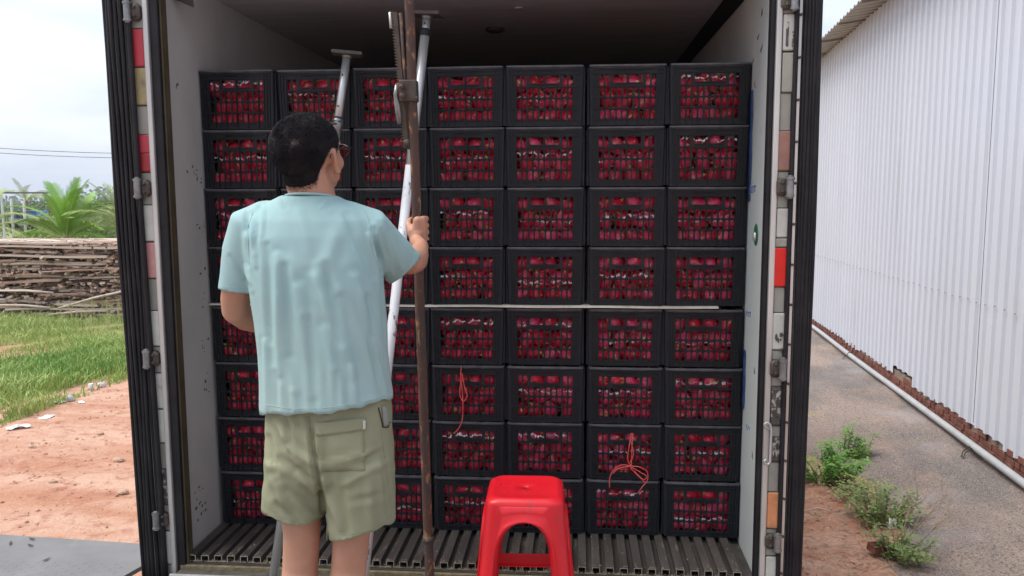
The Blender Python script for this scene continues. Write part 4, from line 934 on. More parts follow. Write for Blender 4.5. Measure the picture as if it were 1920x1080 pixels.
def folds(co, nr, L_, amp=1.5):
    px = proj(co); disp = np.zeros(len(co)); face = np.clip(-nr[:, 1]*1.6+.25, 0, 1)
    for x0, y0_, x1, y1_, wd, am in L_:
        p0 = np.array([x0, y0_], float); v = np.array([x1-x0, y1_-y0_], float); L2 = v@v; t = np.clip(((px-p0)@v)/L2, 0, 1)
        dd = px-(p0+t[:, None]*v); nn = np.array([-v[1], v[0]])/math.sqrt(L2); sgn = dd@nn; dist = np.hypot(dd[:, 0], dd[:, 1])
        prof = np.exp(-(dist/wd)**2)-.45*np.exp(-((dist-1.7*wd)/wd)**2); disp += amp*am*prof*(.35+.65*np.sin(np.pi*np.clip(t*.9+.08, 0, 1)))*face
    return disp
HEMX = [493, 510, 560, 620, 700, 724, 736]; HEMZ = [at(493, 764, Y0-.02)[2], at(510, 769, Y0-.09)[2], at(560, 774, Y0-.14)[2], at(620, 772, Y0-.14)[2], at(700, 758, Y0-.12)[2], at(724, 752, Y0-.07)[2], at(735, 746, Y0)[2]]
FT = [(702, 430, 722, 540, 5, -.007), (690, 440, 716, 545, 4, .004), (650, 405, 700, 520, 7, -.004), (590, 520, 660, 700, 10, .005), (610, 500, 640, 640, 9, -.005), (560, 540, 585, 740, 9, .005), (535, 500, 550, 720, 8, -.005), (520, 480, 523, 700, 7, .005), (500, 460, 506, 640, 6, -.004),
      (640, 560, 690, 740, 10, -.005), (665, 520, 712, 660, 9, .005), (690, 560, 712, 740, 8, -.005), (610, 620, 640, 765, 9, .004), (575, 600, 590, 768, 8, -.004), (470, 395, 480, 500, 4, .004), (462, 400, 466, 500, 3.5, -.004), (486, 388, 478, 470, 4, -.0035), (495, 384, 492, 440, 3.5, .003),
      (522, 372, 530, 388, 2.5, .004), (530, 370, 540, 390, 2.5, -.003), (616, 370, 600, 392, 3, .003), (626, 374, 614, 394, 2.5, -.003), (735, 440, 752, 505, 5, .003), (712, 420, 730, 500, 5, -.004), (745, 430, 772, 470, 4, -.0025), (725, 480, 738, 522, 3, .0025), (560, 400, 585, 470, 10, .003), (640, 420, 600, 520, 14, .003),
      (430, 480, 470, 540, 4, -.003), (460, 500, 472, 545, 4, .003), (700, 640, 728, 745, 5, .004), (497, 640, 500, 765, 5, .004), (515, 700, 520, 768, 6, -.004), (545, 680, 552, 768, 7, .004), (660, 690, 668, 760, 7, .004), (630, 700, 634, 765, 6, -.003)]
disp = folds(co, nr, FT); co2 = co+nr*disp[:, None]
# soft wander of the cloth and an uneven hem
px = proj(co)
def drape(v, k, zs, seed):           # long soft creases running down the cloth
    a_ = math.atan2(v[1]-YM, v[0]-tc0[0]); n1 = mnz.noise(Vector((a_*k, v[2]*zs+a_*.8, seed))); n2 = mnz.noise(Vector((a_*k*2.3+5, v[2]*zs*1.6-a_, seed+9)))
    return (1-2.2*abs(n1))*.8+(1-2.2*abs(n2))*.35-.6
tc0 = at(608, 600, YM)
wob = np.array([drape(v, 1.9, 1.5, 4.0) for v in co]); env = np.clip((px[:, 1]-430)/230, 0, 1)*np.clip((735-px[:, 0])/12, .15, 1); torso = (px[:, 0] > 484) & (px[:, 0] < 722)
co2 += nr*(.0060*wob*env*np.where(torso, 1, .25))[:, None]
wob2 = np.array([mnz.noise(Vector((v[0]*14+v[2]*9, v[1]*14, v[2]*5-v[0]*4))) for v in co]); co2 += nr*(.0022*wob2)[:, None]
hemz = np.interp(px[:, 0], HEMX, HEMZ)
tm.vertices.foreach_set('co', co2.ravel())
bm = bmesh.new(); bm.from_mesh(tm); bm.verts.ensure_lookup_table(); kill = []
eL = at(443, 543, YM); dL = eL-at(450, 480, YM); dL /= np.linalg.norm(dL)
for f in bm.faces:
    c = np.array(f.calc_center_median()); i = f.verts[0].index
    if c[2] < hemz[i] and c[2] < 1.05: kill.append(f)
    elif (c-eL)@dL > 0 and c[0] < eL[0]+.06 and c[2] < 1.35: kill.append(f)
    elif (c-sre)@srd > 0.0 and c[0] > -.12 and np.linalg.norm(c-sre) < .14: kill.append(f)
    elif np.linalg.norm(c-at(580, 366, Y0)) < .12 and c[2] > at(580, 371, Y0)[2]-.004 and (((c-at(580, 366, YM))[0]/.067)**2+((c-at(580, 366, YM))[1]/.064)**2) < 1.0: kill.append(f)
bmesh.ops.delete(bm, geom=kill, context='FACES')
# drop loose islands, then snap the cut edges smooth
for _ in range(3): bmesh.ops.smooth_vert(bm, verts=[v for v in bm.verts if v.is_boundary], factor=.5, use_axis_x=True, use_axis_y=True, use_axis_z=True)
for v in [v for v in bm.verts if v.is_boundary]:
    c = np.array(v.co); x_ = proj(c[None])[0][0]
    if c[2] < 1.05: v.co.z = np.interp(x_, HEMX, HEMZ)-.004+.0025*math.sin(x_*.09)+.0015*math.sin(x_*.23)
    elif c[2] < 1.35 and c[0] < eL[0]+.07: v.co -= Vector(dL*float((c-eL)@dL))
    elif c[0] > -.12 and np.linalg.norm(c-sre) < .15: v.co -= Vector(srd*float((c-sre)@srd))
edges = [e_ for e_ in bm.edges if e_.is_boundary]; hemloops = [(e_.verts[0].co.copy(), e_.verts[1].co.copy()) for e_ in edges]
bm.to_mesh(tm); bm.free(); tm.update()
to = mlink('t_shirt', tm, M['shirt']); md = to.modifiers.new('s', 'SOLIDIFY'); md.thickness = .003; md.offset = -1
# collar rib
cr_ = at(583, 369, Y0); b = MB(); pts = [cr_+np.array([.0665*math.cos(t), .0635*math.sin(t)-.002, .004*math.cos(t)*0-.010*math.sin(t)-.001]) for t in np.linspace(0, 2*math.pi, 40)]
b.tube(pts, .0038, 8, cap=False, squash=1.6); mlink('collar', b.mesh('collar'), M['shirt'])
bvh_t = BVHTree.FromPolygons([v.co[:] for v in tm.vertices], [p.vertices[:] for p in tm.polygons])
def on_surface(bvh, px_, py_, off=.0015):
    dv = Vector(ray(px_, py_)).normalized(); h = bvh.ray_cast(Vector(CAM), dv)
    return None if h[0] is None else np.array(h[0])+np.array(h[1])*off*(1 if h[1].dot(dv) < 0 else -1)
def seam(bvh, pts, r_, name, m, par, off=.001, n_=10):
    Q = []
    for (x0, y0_), (x1, y1_) in zip(pts, pts[1:]):
        for t in np.linspace(0, 1, n_, endpoint=False): q_ = on_surface(bvh, x0+(x1-x0)*t, y0_+(y1_-y0_)*t, off); Q += [q_] if q_ is not None else []
    if len(Q) > 3:
        b = MB(); b.tube(Q, r_, 5); return b.build(name, m, par, True)
seam(bvh_t, [(499, 759), (540, 766), (600, 766), (660, 758), (730, 741)], .0009, 'hem_stitch', M['shirt'], to, .0002)
seam(bvh_t, [(418, 536), (440, 540), (466, 541)], .0009, 'hem_stitch', M['shirt'], to, .0002)
seam(bvh_t, [(779, 474), (772, 495), (755, 510), (733, 520)], .0009, 'hem_stitch', M['shirt'], to, .0002)
seam(bvh_t, [(684, 392), (694, 420), (694, 450), (702, 480), (714, 512)], .0011, 'sleeve_seam', M['shirt'], to, .0002)
seam(bvh_t, [(474, 398), (464, 430), (466, 470), (470, 510)], .0011, 'sleeve_seam', M['shirt'], to, .0002)

# ---- shorts
sh = MB(); Ys = YM
sh.loft([ring(504, 728, 712, .118, Ys, 2.4), ring(504, 730, 745, .118, Ys, 2.4), ring(503, 734, 790, .126, Ys, 2.4), ring(503, 736, 840, .130, Ys, 2.4), ring(503, 737, 880, .118, Ys, 2.3), ring(515, 728, 905, .085, Ys, 2.1)])
sh.loft([ring(504, 612, 850, .118, Ys, 2.3), ring(502, 614, 890, .114, Ys, 2.3), ring(498, 613, 930, .110, Ys, 2.3), ring(496, 609, 958, .107, Ys, 2.3, 966), ring(496, 606, 985, .106, Ys, 2.3, 992), ring(496, 604, 1045, .105, Ys, 2.3)])
sh.loft([ring(612, 736, 850, .118, Ys, 2.3), ring(611, 737, 890, .114, Ys, 2.3), ring(614, 738, 930, .112, Ys, 2.3), ring(618, 739, 970, .110, Ys, 2.3), ring(622, 739, 1005, .108, Ys, 2.3, 985), ring(624, 740, 1065, .107, Ys, 2.3, 1045)])
sm_ = remeshed(sh, .0065, 5, 'shorts'); n = len(sm_.vertices); co = np.empty(n*3); sm_.vertices.foreach_get('co', co); co = co.reshape(-1, 3); nr = np.array([v.normal[:] for v in sm_.vertices])
SLX = [497, 508, 531, 556, 590, 607]; SLZ = [at(497, 950, Ys-.03)[2], at(508, 964, Ys-.08)[2], at(531, 981, Ys-.105)[2], at(556, 990, Ys-.11)[2], at(590, 985, Ys-.09)[2], at(607, 974, Ys-.04)[2]]
SRX = [614, 627, 650, 690, 722, 739]; SRZ = [at(620, 1003, Ys-.03)[2], at(627, 1009, Ys-.07)[2], at(650, 1011, Ys-.105)[2], at(690, 1002, Ys-.11)[2], at(722, 991, Ys-.08)[2], at(738, 980, Ys)[2]]
FS = [(578, 780, 606, 960, 5, -.010), (520, 790, 560, 870, 7, .006), (535, 778, 548, 850, 5, -.004), (528, 860, 585, 905, 8, -.006), (545, 840, 600, 880, 7, .005), (512, 900, 545, 975, 8, .006), (540, 920, 600, 960, 8, -.005), (560, 890, 600, 930, 6, .005),
      (598, 860, 640, 850, 5, -.003), (620, 870, 690, 850, 6, .004), (640, 885, 720, 845, 6, -.005), (650, 905, 728, 865, 7, .004), (606, 900, 640, 990, 7, .006), (640, 920, 650, 1000, 8, -.004), (690, 900, 700, 990, 9, .005), (720, 860, 730, 970, 6, -.005), (600, 800, 598, 850, 6, .004), (565, 775, 572, 800, 3, .003), (553, 775, 560, 805, 3, -.003),
      (540, 775, 542, 800, 3, .003), (660, 940, 720, 925, 7, -.003), (520, 945, 560, 985, 6, -.005), (580, 800, 640, 770, 6, .003), (503, 820, 520, 900, 6, -.005)]
co2 = co+nr*folds(co, nr, FS)[:, None]; px = proj(co); w3 = np.array([(1-2.3*abs(mnz.noise(Vector((v[0]*7+v[2]*5, v[1]*5, v[2]*6-v[0]*5)))))*.8+(1-2.3*abs(mnz.noise(Vector((v[0]*13-v[2]*9, v[1]*9+3, v[2]*10)))))*.35-.55 for v in co]); co2 += nr*(.0042*w3)[:, None]
sm_.vertices.foreach_set('co', co2.ravel())
bm = bmesh.new(); bm.from_mesh(sm_); kill = []
for f in bm.faces:
    c = np.array(f.calc_center_median()); pxx = proj(c[None])[0]
    zc_ = np.interp(pxx[0], SLX, SLZ) if pxx[0] < 613.5 else np.interp(pxx[0], SRX, SRZ)
    if c[2] < zc_ or c[2] > at(600, 722, Ys)[2]: kill.append(f)
bmesh.ops.delete(bm, geom=kill, context='FACES')
for _ in range(3): bmesh.ops.smooth_vert(bm, verts=[v for v in bm.verts if v.is_boundary], factor=.5, use_axis_x=True, use_axis_y=True, use_axis_z=True)
for v in [v for v in bm.verts if v.is_boundary]:
    c = np.array(v.co); x_ = proj(c[None])[0][0]
    if c[2] < .75: v.co.z = float(np.interp(x_, SLX, SLZ) if x_ < 613.5 else np.interp(x_, SRX, SRZ))+.0015*math.sin(x_*.15)
bm.to_mesh(sm_); bm.free(); so_ = mlink('shorts', sm_, M['shorts']); md = so_.modifiers.new('s', 'SOLIDIFY'); md.thickness = .0035; md.offset = -1
bvh_s = BVHTree.FromPolygons([v.co[:] for v in sm_.vertices], [p.vertices[:] for p in sm_.polygons])
def patch(bvh, quad, nu, nv, off, name, m, par, th=.0022):
    vs = []; (ax_, ay), (bx_, by), (cx_, cy_), (dx_, dy_) = quad
    for j in range(nv):
        for i in range(nu):
            u, v = i/(nu-1), j/(nv-1); x = (ax_*(1-u)+bx_*u)*(1-v)+(dx_*(1-u)+cx_*u)*v; y = (ay*(1-u)+by*u)*(1-v)+(dy_*(1-u)+cy_*u)*v
            q_ = on_surface(bvh, x, y, off); vs.append(q_ if q_ is not None else (vs[-1] if vs else at(x, y, YM-.12)))
    b = MB(); b.add(vs, [(j*nu+i, j*nu+i+1, (j+1)*nu+i+1, (j+1)*nu+i) for j in range(nv-1) for i in range(nu-1)]); o = b.build(name, m, par, True); md = o.modifiers.new('s', 'SOLIDIFY'); md.thickness = th; return o
patch(bvh_s, [(594, 794), (681, 786), (684, 882), (599, 884)], 12, 12, .0014, 'back_pocket', M['shorts'], so_, .0012)
pf = patch(bvh_s, [(590, 792), (684, 783), (684, 806), (594, 818)], 14, 5, .0036, 'pocket_flap', M['shorts'], so_, .002)
patch(bvh_s, [(679, 788), (684, 787), (684, 804), (679, 805)], 3, 4, .0068, 'label_tag', mat('tag_cloth', (.6, .58, .55), rough=.8), so_, .0006)
patch(bvh_s, [(715, 762), (723, 759), (729, 796), (718, 800)], 4, 8, .0022, 'pocket_opening', M['lining'], so_, .001)
seam(bvh_s, [(709, 764), (714, 785), (717, 801), (727, 801), (731, 790)], .0016, 'pocket_edge', M['glasses'], so_, .0016)
seam(bvh_s, [(588, 808), (600, 808), (640, 803), (684, 797)], .0007, 'stitching', M['shorts'], so_, .0052)
seam(bvh_s, [(578, 780), (582, 830), (592, 880), (602, 930)], .0012, 'seam', M['shorts'], so_, 0)
seam(bvh_s, [(712, 800), (722, 860), (730, 920), (733, 975)], .0012, 'seam', M['shorts'], so_, 0)
seam(bvh_s, [(501, 946), (522, 966), (556, 981), (602, 970)], .0009, 'hem_stitch', M['shorts'], so_, .0002)
seam(bvh_s, [(626, 1000), (650, 1003), (692, 993), (735, 972)], .0009, 'hem_stitch', M['shorts'], so_, .0002)
# ================================================================ GROUND (falls away gently to the horizon seen in the photo)
SL = -.0284; HG = 2.80
def gz0(x, y): return CAM[2]-HG+SL*(y-CAM[1])
def gbump(x, y): return .03*math.sin(x*.9+1)*math.cos(y*.7)+.015*math.sin(x*2.3+y*1.7)
def gz(x, y):
    k = 1 if y < 60 else 0
    return gz0(x, y)+gbump(x, y)*k
dv = ray(1222, 389); dv = dv/math.hypot(dv[0], dv[1]); wb_ = np.array([dv[0], dv[1], 0]); wn = np.array([dv[1], -dv[0], 0]); wsl = dv[2]
def W(s, l, h): # wall frame: along, to the right, height above the falling datum at camera height
    return np.array([CAM[0], CAM[1], CAM[2]+h+wsl*s])+wb_*s+wn*l
def mground():
    m = bpy.data.materials.new('red_earth'); m.use_nodes = True; t = m.node_tree; N = t.nodes; L = t.links; b = N['Principled BSDF']; b.inputs['Roughness'].default_value = .95
    co = N.new('ShaderNodeTexCoord'); 
    def noise(s, d=8, sc=None):
        n = N.new('ShaderNodeTexNoise'); n.inputs['Scale'].default_value = s; n.inputs['Detail'].default_value = d; n.inputs['Roughness'].default_value = .65
        if sc: ma = N.new('ShaderNodeMapping'); ma.inputs['Scale'].default_value = sc; ma.inputs['Rotation'].default_value = (0, 0, .25); L.new(co.outputs['Object'], ma.inputs[0]); L.new(ma.outputs[0], n.inputs['Vector'])
        else: L.new(co.outputs['Object'], n.inputs['Vector'])
        return n
    def rm(o, a, z, lo=0, hi=1):
        r = N.new('ShaderNodeMapRange'); r.inputs[1].default_value = a; r.inputs[2].default_value = z; r.inputs[3].default_value = lo; r.inputs[4].default_value = hi; L.new(o, r.inputs[0]); return r.outputs[0]
    def mix(f, a, c):
        x = N.new('ShaderNodeMix'); x.data_type = 'RGBA'; L.new(f, x.inputs[0])
        for k, v in ((6, a), (7, c)):
            if isinstance(v, tuple): x.inputs[k].default_value = (*v, 1)
            else: L.new(v, x.inputs[k])
        return x.outputs[2]
    c = mix(rm(noise(.9, 8, (.5, 1.6, 1)).outputs['Fac'], .40, .60), (.43, .205, .125), (.55, .335, .24))
    c = mix(rm(noise(5).outputs['Fac'], .50, .75), c, (.30, .10, .055)); c = mix(rm(noise(38, 4).outputs['Fac'], .60, .72), c, (.62, .44, .34))
    # grassland soil further out, by place
    sx = N.new('ShaderNodeSeparateXYZ'); L.new(co.outputs['Object'], sx.inputs[0]); far = rm(sx.outputs[1], 12, 17)
    c = mix(far, c, (.23, .24, .085)); L.new(c, b.inputs['Base Color'])
    bp = N.new('ShaderNodeBump'); bp.inputs['Strength'].default_value = .9; bp.inputs['Distance'].default_value = .05; L.new(noise(9, 10).outputs['Fac'], bp.inputs['Height']); L.new(bp.outputs[0], b.inputs['Normal']); return m
xs = np.unique(np.concatenate([np.arange(-14, 10.01, .25), -14-np.geomspace(.5, 1400, 26), 10+np.geomspace(.5, 1400, 26)])); ys = np.unique(np.concatenate([np.arange(-8, 24.01, .25), -8-np.geomspace(.5, 300, 12), 24+np.geomspace(.5, 1400, 30)]))
V = [(x, y, gz0(x, y)+(gbump(x, y)+.012*math.sin(9*x+3*math.sin(4*y)) if -14 <= x <= 10 and -8 <= y <= 24 else gbump(x, y) if y < 50 else 0)) for y in ys for x in xs]; nx = len(xs)
F = [(j*nx+i, j*nx+i+1, (j+1)*nx+i+1, (j+1)*nx+i) for j in range(len(ys)-1) for i in range(nx-1)]
go = npmesh('ground', V, F, [mground()], 'red dirt ground with pale tyre worn patches', None, 'structure', smooth=True)
def onground(px, py):
    d_ = ray(px, py); t = (gz0(CAM[0], CAM[1])-CAM[2])/(d_[2]-SL*d_[1]); p = CAM+d_*t; p[2] = gz(p[0], p[1]); return p
# clods and pebbles
pv, pf = [], []
def clod(x, y, s):
    z = gz(x, y)-s*.1; k = len(pv); a0 = random.random()*6
    for i in range(5): pv.append((x+s*math.cos(a0+i*1.257)*random.uniform(.7, 1.3), y+s*math.sin(a0+i*1.257)*random.uniform(.7, 1.3), z))
    for i in range(5): pv.append((x+s*.6*math.cos(a0+i*1.257)*random.uniform(.6, 1.3), y+s*.6*math.sin(a0+i*1.257)*random.uniform(.6, 1.3), z+s*random.uniform(.4, .8)))
    for i in range(5): pf.append((k+i, k+(i+1) % 5, k+5+(i+1) % 5, k+5+i))
    pf.append((k+5, k+6, k+7, k+8, k+9))
for k in range(7000): clod(random.uniform(-9, -1.5), random.uniform(-1, 9), random.choice([.005, .006, .008, .012, .02])*random.uniform(.6, 1.2))
for k in range(2600): clod(random.uniform(1.4, 3.4), random.uniform(.5, 9), random.choice([.006, .01, .014, .03])*random.uniform(.6, 1.2))
npmesh('clods', pv, pf, [mat('pale_clods', (.54, .32, .22), (.42, .21, .13), 1.3, .95)], 'scattered crumbly clods and pebbles on the red dirt', 'pebbles', 'stuff')

# ---------------------------------------------------------------- grass verge
def blades(n, fx, name, label, c, hfun, wd=.006, curve=.5, mats=None):
    V, F = [], []; k = 0
    for i in range(n):
        q = fx()
        if q is None: continue
        x, y = q; h = hfun(x, y)*random.uniform(.45, 1.25); a = random.random()*6.283; lean = random.uniform(.05, curve)*h; z = gz(x, y)-.01; ca, sa_ = math.cos(a), math.sin(a); w2 = wd*random.uniform(.6, 1.3); b_ = random.random()*6.283; cx, cy = math.cos(b_)*w2, math.sin(b_)*w2
        V += [(x-cx, y-cy, z), (x+cx, y+cy, z), (x+ca*lean*.35+cx*.8, y+sa_*lean*.35+cy*.8, z+h*.55), (x+ca*lean*.35-cx*.8, y+sa_*lean*.35-cy*.8, z+h*.55), (x+ca*lean, y+sa_*lean, z+h*(1-.25*lean/h))]
        F += [(k, k+1, k+2, k+3), (k+3, k+2, k+4)]; k += 5
    return npmesh(name, V, F, mats, label, 'grass', 'stuff')
gm = mat('grass_blades', (.28, .42, .10), (.42, .50, .17), .8, .6, c3=(.54, .54, .26), s3=2.4, lo3=.52, hi3=.7, spec=.25)
gm2 = mat('deep_grass', (.18, .33, .07), (.27, .39, .10), 1.5, .6, spec=.25)
edge = [(-60, 812), (0, 792), (50, 785), (95, 768), (135, 742), (160, 722), (200, 706), (260, 702), (330, 700)]
ep = [onground(*e) for e in edge]
def edgeY(x):
    for p0, p1 in zip(ep, ep[1:]):
        if p0[0] <= x <= p1[0]: return p0[1]+(p1[1]-p0[1])*(x-p0[0])/(p1[0]-p0[0])
    return ep[0][1] if x < ep[0][0] else ep[-1][1]
def gf1():
    x = random.uniform(-16, -3.2); y0_ = edgeY(x)+.25*math.sin(x*3.1)+.15*math.sin(x*7.7); u = random.random(); y = y0_-.12+u**1.25*(19-y0_)
    return x, y
blades(95000, gf1, 'grass', 'long unmown green grass verge in front of the timber pile', None, lambda x, y: .20+.16*math.sin(x*1.3+y*.8)*math.sin(y*.9)+.08*math.sin(x*3.7-y*2.1), .0075, .9, [gm])
blades(11000, lambda: (lambda x, y: (x, y) if y > edgeY(x) else None)(random.gauss(-9.0, .7), random.gauss(10.2, 1.2)), 'grass_clump', 'darker lush patch of grass at the left edge of the verge', None, lambda x, y: .26, .009, .8, [gm2])
blades(16000, lambda: (lambda x: (x, edgeY(x)+random.gauss(-.1, .28)))(random.uniform(-11, -3)), 'short_grass', 'thin short grass at the edge of the red dirt', None, lambda x, y: .075, .005, 1., [gm])
blades(900, lambda: (random.gauss(-4.1, .35), random.gauss(8.1, .1)), 'grass_tuft', 'small olive tuft of short grass alone on the red dirt', None, lambda x, y: .05, .006, 1.2, [gm])
# feathery seed heads
V, F = [], []; k = 0
for i in range(500):
    x = random.uniform(-13, -4); y = random.uniform(14, 19); h = random.uniform(.45, .75); z = gz(x, y); a = random.uniform(-.12, .12)
    V += [(x-.004, y, z), (x+.004, y, z), (x+a+.003, y, z+h), (x+a-.003, y, z+h)]; F.append((k, k+1, k+2, k+3)); k += 4
    for j in range(4):
        zz = z+h*random.uniform(.8, 1); V += [(x+a, y, zz), (x+a+random.uniform(-.06, .06), y+random.uniform(-.04, .04), zz+random.uniform(.0, .06)), (x+a, y, zz+.014)]; F.append((k, k+1, k+2)); k += 3
npmesh('seed_heads', V, F, [mat('dry_stalks', (.48, .43, .22), (.4, .42, .18), 5, .8)], 'dry yellow grass stalks with seed heads below the timber pile', 'grass', 'stuff')
# far meadow
V, F = [], []; k = 0
for i in range(26000):
    y = 22+62*random.random()**1.5; x = random.uniform(-.62*(y+4)-3, -.2*(y+4)); h = random.uniform(.2, .6); w2 = .02+.0006*y; z = gz(x, y); a = random.uniform(-.2, .2)
    V += [(x-w2, y, z), (x+w2, y, z), (x+a, y+random.uniform(-.1, .1), z+h)]; F.append((k, k+1, k+2)); k += 3
npmesh('far_meadow', V, F, [mat('meadow', (.36, .38, .13), (.24, .31, .09), .25, .8, c3=(.50, .44, .2), s3=.5)], 'yellow green scrubby meadow beyond the timber pile', 'meadow', 'stuff')

# ---------------------------------------------------------------- timber pile
from mathutils import noise as mn2
pm = [mat('weathered_board', (.70, .60, .52), (.50, .39, .32), 1.6, .85, stretch=(1, 6, 6), bump=.5, bscale=12, c3=(.10, .065, .045), s3=5, lo3=.58, hi3=.7), mat('brown_board', (.52, .36, .28), (.34, .21, .16), 1.8, .85, stretch=(1, 6, 6), bump=.5, bscale=12, c3=(.4, .34, .28), s3=4), mat('dark_board', (.15, .085, .06), (.07, .042, .03), 2, .9, stretch=(1, 6, 6), bump=.5)]
g0 = onground(0, 600); g1 = onground(245, 597); px0, px1 = g0[0]-3.2, g1[0]+2.2; PY = (g0[1]+g1[1])/2; base = gz(px0/2+px1/2, PY)
top_z = at(120, 452, PY)[2]; HT = top_z-base; nl = 12
pms = []
for s_ in range(6):
    b = MB(); nseg = 9; vs = []; L0 = 1.0
    for i in range(nseg):
        x = -.5+i/(nseg-1); w1 = .05*random.uniform(.75, 1.15); h1 = .017*random.uniform(.8, 1.2); zc_ = .012*math.sin(i*.8+s_*2); yc = .01*math.sin(i*.6+s_)
        if i in (0, nseg-1): w1 *= random.uniform(.6, 1)
        vs += [(x+random.uniform(-.01, .01), yc-w1, zc_-h1), (x+random.uniform(-.01, .01), yc+w1, zc_-h1), (x+random.uniform(-.015, .015), yc+w1, zc_+h1), (x, yc-w1, zc_+h1)]
    b.add(vs, [(i*4+k_, (i+1)*4+k_, (i+1)*4+(k_+1) % 4, i*4+(k_+1) % 4) for i in range(nseg-1) for k_ in range(4)]+[(3, 2, 1, 0), ((nseg-1)*4, (nseg-1)*4+1, (nseg-1)*4+2, (nseg-1)*4+3)])
    for m_ in pm[s_ % 3:s_ % 3+1]: pass
    me = b.mesh('timber_board'); me.materials.append(pm[(0, 0, 1, 0, 1, 2)[s_]]); pms.append(me)
cnt = 0
for l in range(nl):
    z = base+.06+HT*(l+.3)/nl; dark = l % 2 == 1
    x = px0+random.uniform(-.8, 0)
    lay_y = 0
    while x < px1:
        ln = random.uniform(1.4, 3.8)
        for q in range(2):
            if l < nl-1 or x < at(95, 455, PY)[0] or random.random() < .8:
                o = link('timber_board', pms[random.choice([0, 1, 3, 2, 4] if not dark else [2, 4, 5, 5, 0])]); zz = z+q*.045+random.uniform(-.012, .012)
                o.location = (x+ln/2+random.uniform(-.2, .2), PY+random.uniform(-.22, .06)-.05*(l < 4), zz); o.rotation_euler = (random.uniform(-.25, .25), random.gauss(0, .022 if l > 3 else .045), random.gauss(0, .045)); o.scale = (ln, random.uniform(.8, 2.2), random.uniform(.7, 2.3))
                tag(o, 'weathered brown board lying lengthwise in the low timber pile behind the grass', 'board', 'boards of the timber pile'); cnt += 1
        x += ln*random.uniform(.75, .98)
print('boards', cnt)
for i, (px, py, py2, ln, m_) in enumerate(((95, 463, 463, 4.6, 0), (60, 480, 478, 4.2, 0), (30, 455, 456, 3., 3))):
    q = at(px, py, PY-.3); o = link('timber_board', pms[m_]); o.location = q; o.scale = (ln, 1.4, 1.6); o.rotation_euler = (0, .005, .02); tag(o, 'weathered brown board lying lengthwise in the low timber pile behind the grass', 'board', 'boards of the timber pile')
a = at(95, 592, PY-.35); c = at(246, 545, PY-.35)
for p0, p1, ll_ in (((110, 578), (245, 543), 'pale round pole slanting up to the right at the foot of the timber pile'), ((92, 590), (200, 583), 'short round pole lowest at the foot of the timber pile'), ((0, 545), (100, 549), 'round pole at the left edge, higher of two in the timber pile'), ((0, 572), (95, 577), 'round pole at the left edge, lower of two under the timber pile')):
    a, c = at(*p0, PY-.42), at(*p1, PY-.42); b = MB(); b.tube([a, (a+c)/2+np.array([0, 0, .03]), c], [.03, .035, .028], 8, squash=1.5); o = b.build('timber_pole', pm[0], smooth=True); mid = (a+c)/2; me = o.data
    tag(o, ll_, 'pole', 'poles at the foot of the timber pile')
# rough core: short broken pieces and bark between the layers (uncountable)
V, F, MI = [], [], []; k = 0
for i in range(7000):
    l = random.randrange(0, nl, 1); x = random.uniform(px0, px1); odd = l % 2 == 1 or mn2.noise(Vector((x*.9, l*1.7, 0))) > .05; z = base+HT*(l+random.uniform(.1, 1))/nl*.98; y = PY+random.uniform(-.30 if odd else -.1, .5); L_ = random.choice([.05, .08, .12, .22] if odd else [.25, .5])*random.uniform(.6, 1.3); w_, h_ = random.uniform(.015, .07), random.uniform(.010, .034); a = random.gauss(0, .9 if odd else .3); e = random.gauss(0, .38 if odd else .08)
    ux = np.array([math.cos(a)*math.cos(e), math.sin(a), math.sin(e)])*L_/2; uy = np.array([-math.sin(a), math.cos(a), 0])*w_; uz = np.array([0, 0, 1])*h_; c0 = np.array([x, y, z])
    V += [c0-ux-uy-uz, c0+ux-uy-uz, c0+ux+uy-uz, c0-ux+uy-uz, c0-ux*.8-uy+uz, c0+ux*.9-uy*.8+uz, c0+ux+uy+uz, c0-ux+uy+uz]
    F += [(k, k+1, k+5, k+4), (k+1, k+2, k+6, k+5), (k+4, k+5, k+6, k+7), (k+3, k, k+4, k+7), (k, k+3, k+2, k+1), (k+2, k+3, k+7, k+6)]; MI += [random.choice([0, 1, 1, 1, 2, 2] if odd else [0, 0, 1, 2])]*6; k += 8
npmesh('timber_scraps', V, F, pm, 'broken offcuts, bark and slivers crammed between the boards of the timber pile', 'timber scraps', 'stuff', mi=MI)
b = MB(); b.box((px0+.1, PY+.1, base-.1), (px1-.1, PY+1.6, base+HT*.93)); o = b.build('board_stack', pm[2]); tag(o, 'dark inner mass of old boards at the heart of the timber pile', 'timber pile', None, 'stuff')
V, F, MI = [], [], []; k = 0
for i in range(900):
    x = random.uniform(px0, px1); y = PY+random.uniform(-.2, 1.6); z = base+HT*(.93+.05*random.random())+.02; L_ = random.uniform(.5, 1.8); w_ = random.uniform(.03, .07); a = random.gauss(0, .08)
    ux = np.array([math.cos(a), math.sin(a), random.gauss(0, .02)])*L_/2; uy = np.array([-math.sin(a), math.cos(a), 0])*w_; uz = np.array([0, 0, .015]); c0 = np.array([x, y, z])
    V += [c0-ux-uy-uz, c0+ux-uy-uz, c0+ux+uy-uz, c0-ux+uy-uz, c0-ux-uy+uz, c0+ux-uy+uz, c0+ux+uy+uz, c0-ux+uy+uz]
    F += [(k, k+1, k+5, k+4), (k+1, k+2, k+6, k+5), (k+4, k+5, k+6, k+7), (k+3, k, k+4, k+7), (k, k+3, k+2, k+1), (k+2, k+3, k+7, k+6)]; MI += [random.choice([0, 0, 0, 1])]*6; k += 8
npmesh('top_boards', V, F, pm, 'pale sun bleached slats strewn over the top of the timber pile', 'timber scraps', 'stuff', mi=MI)

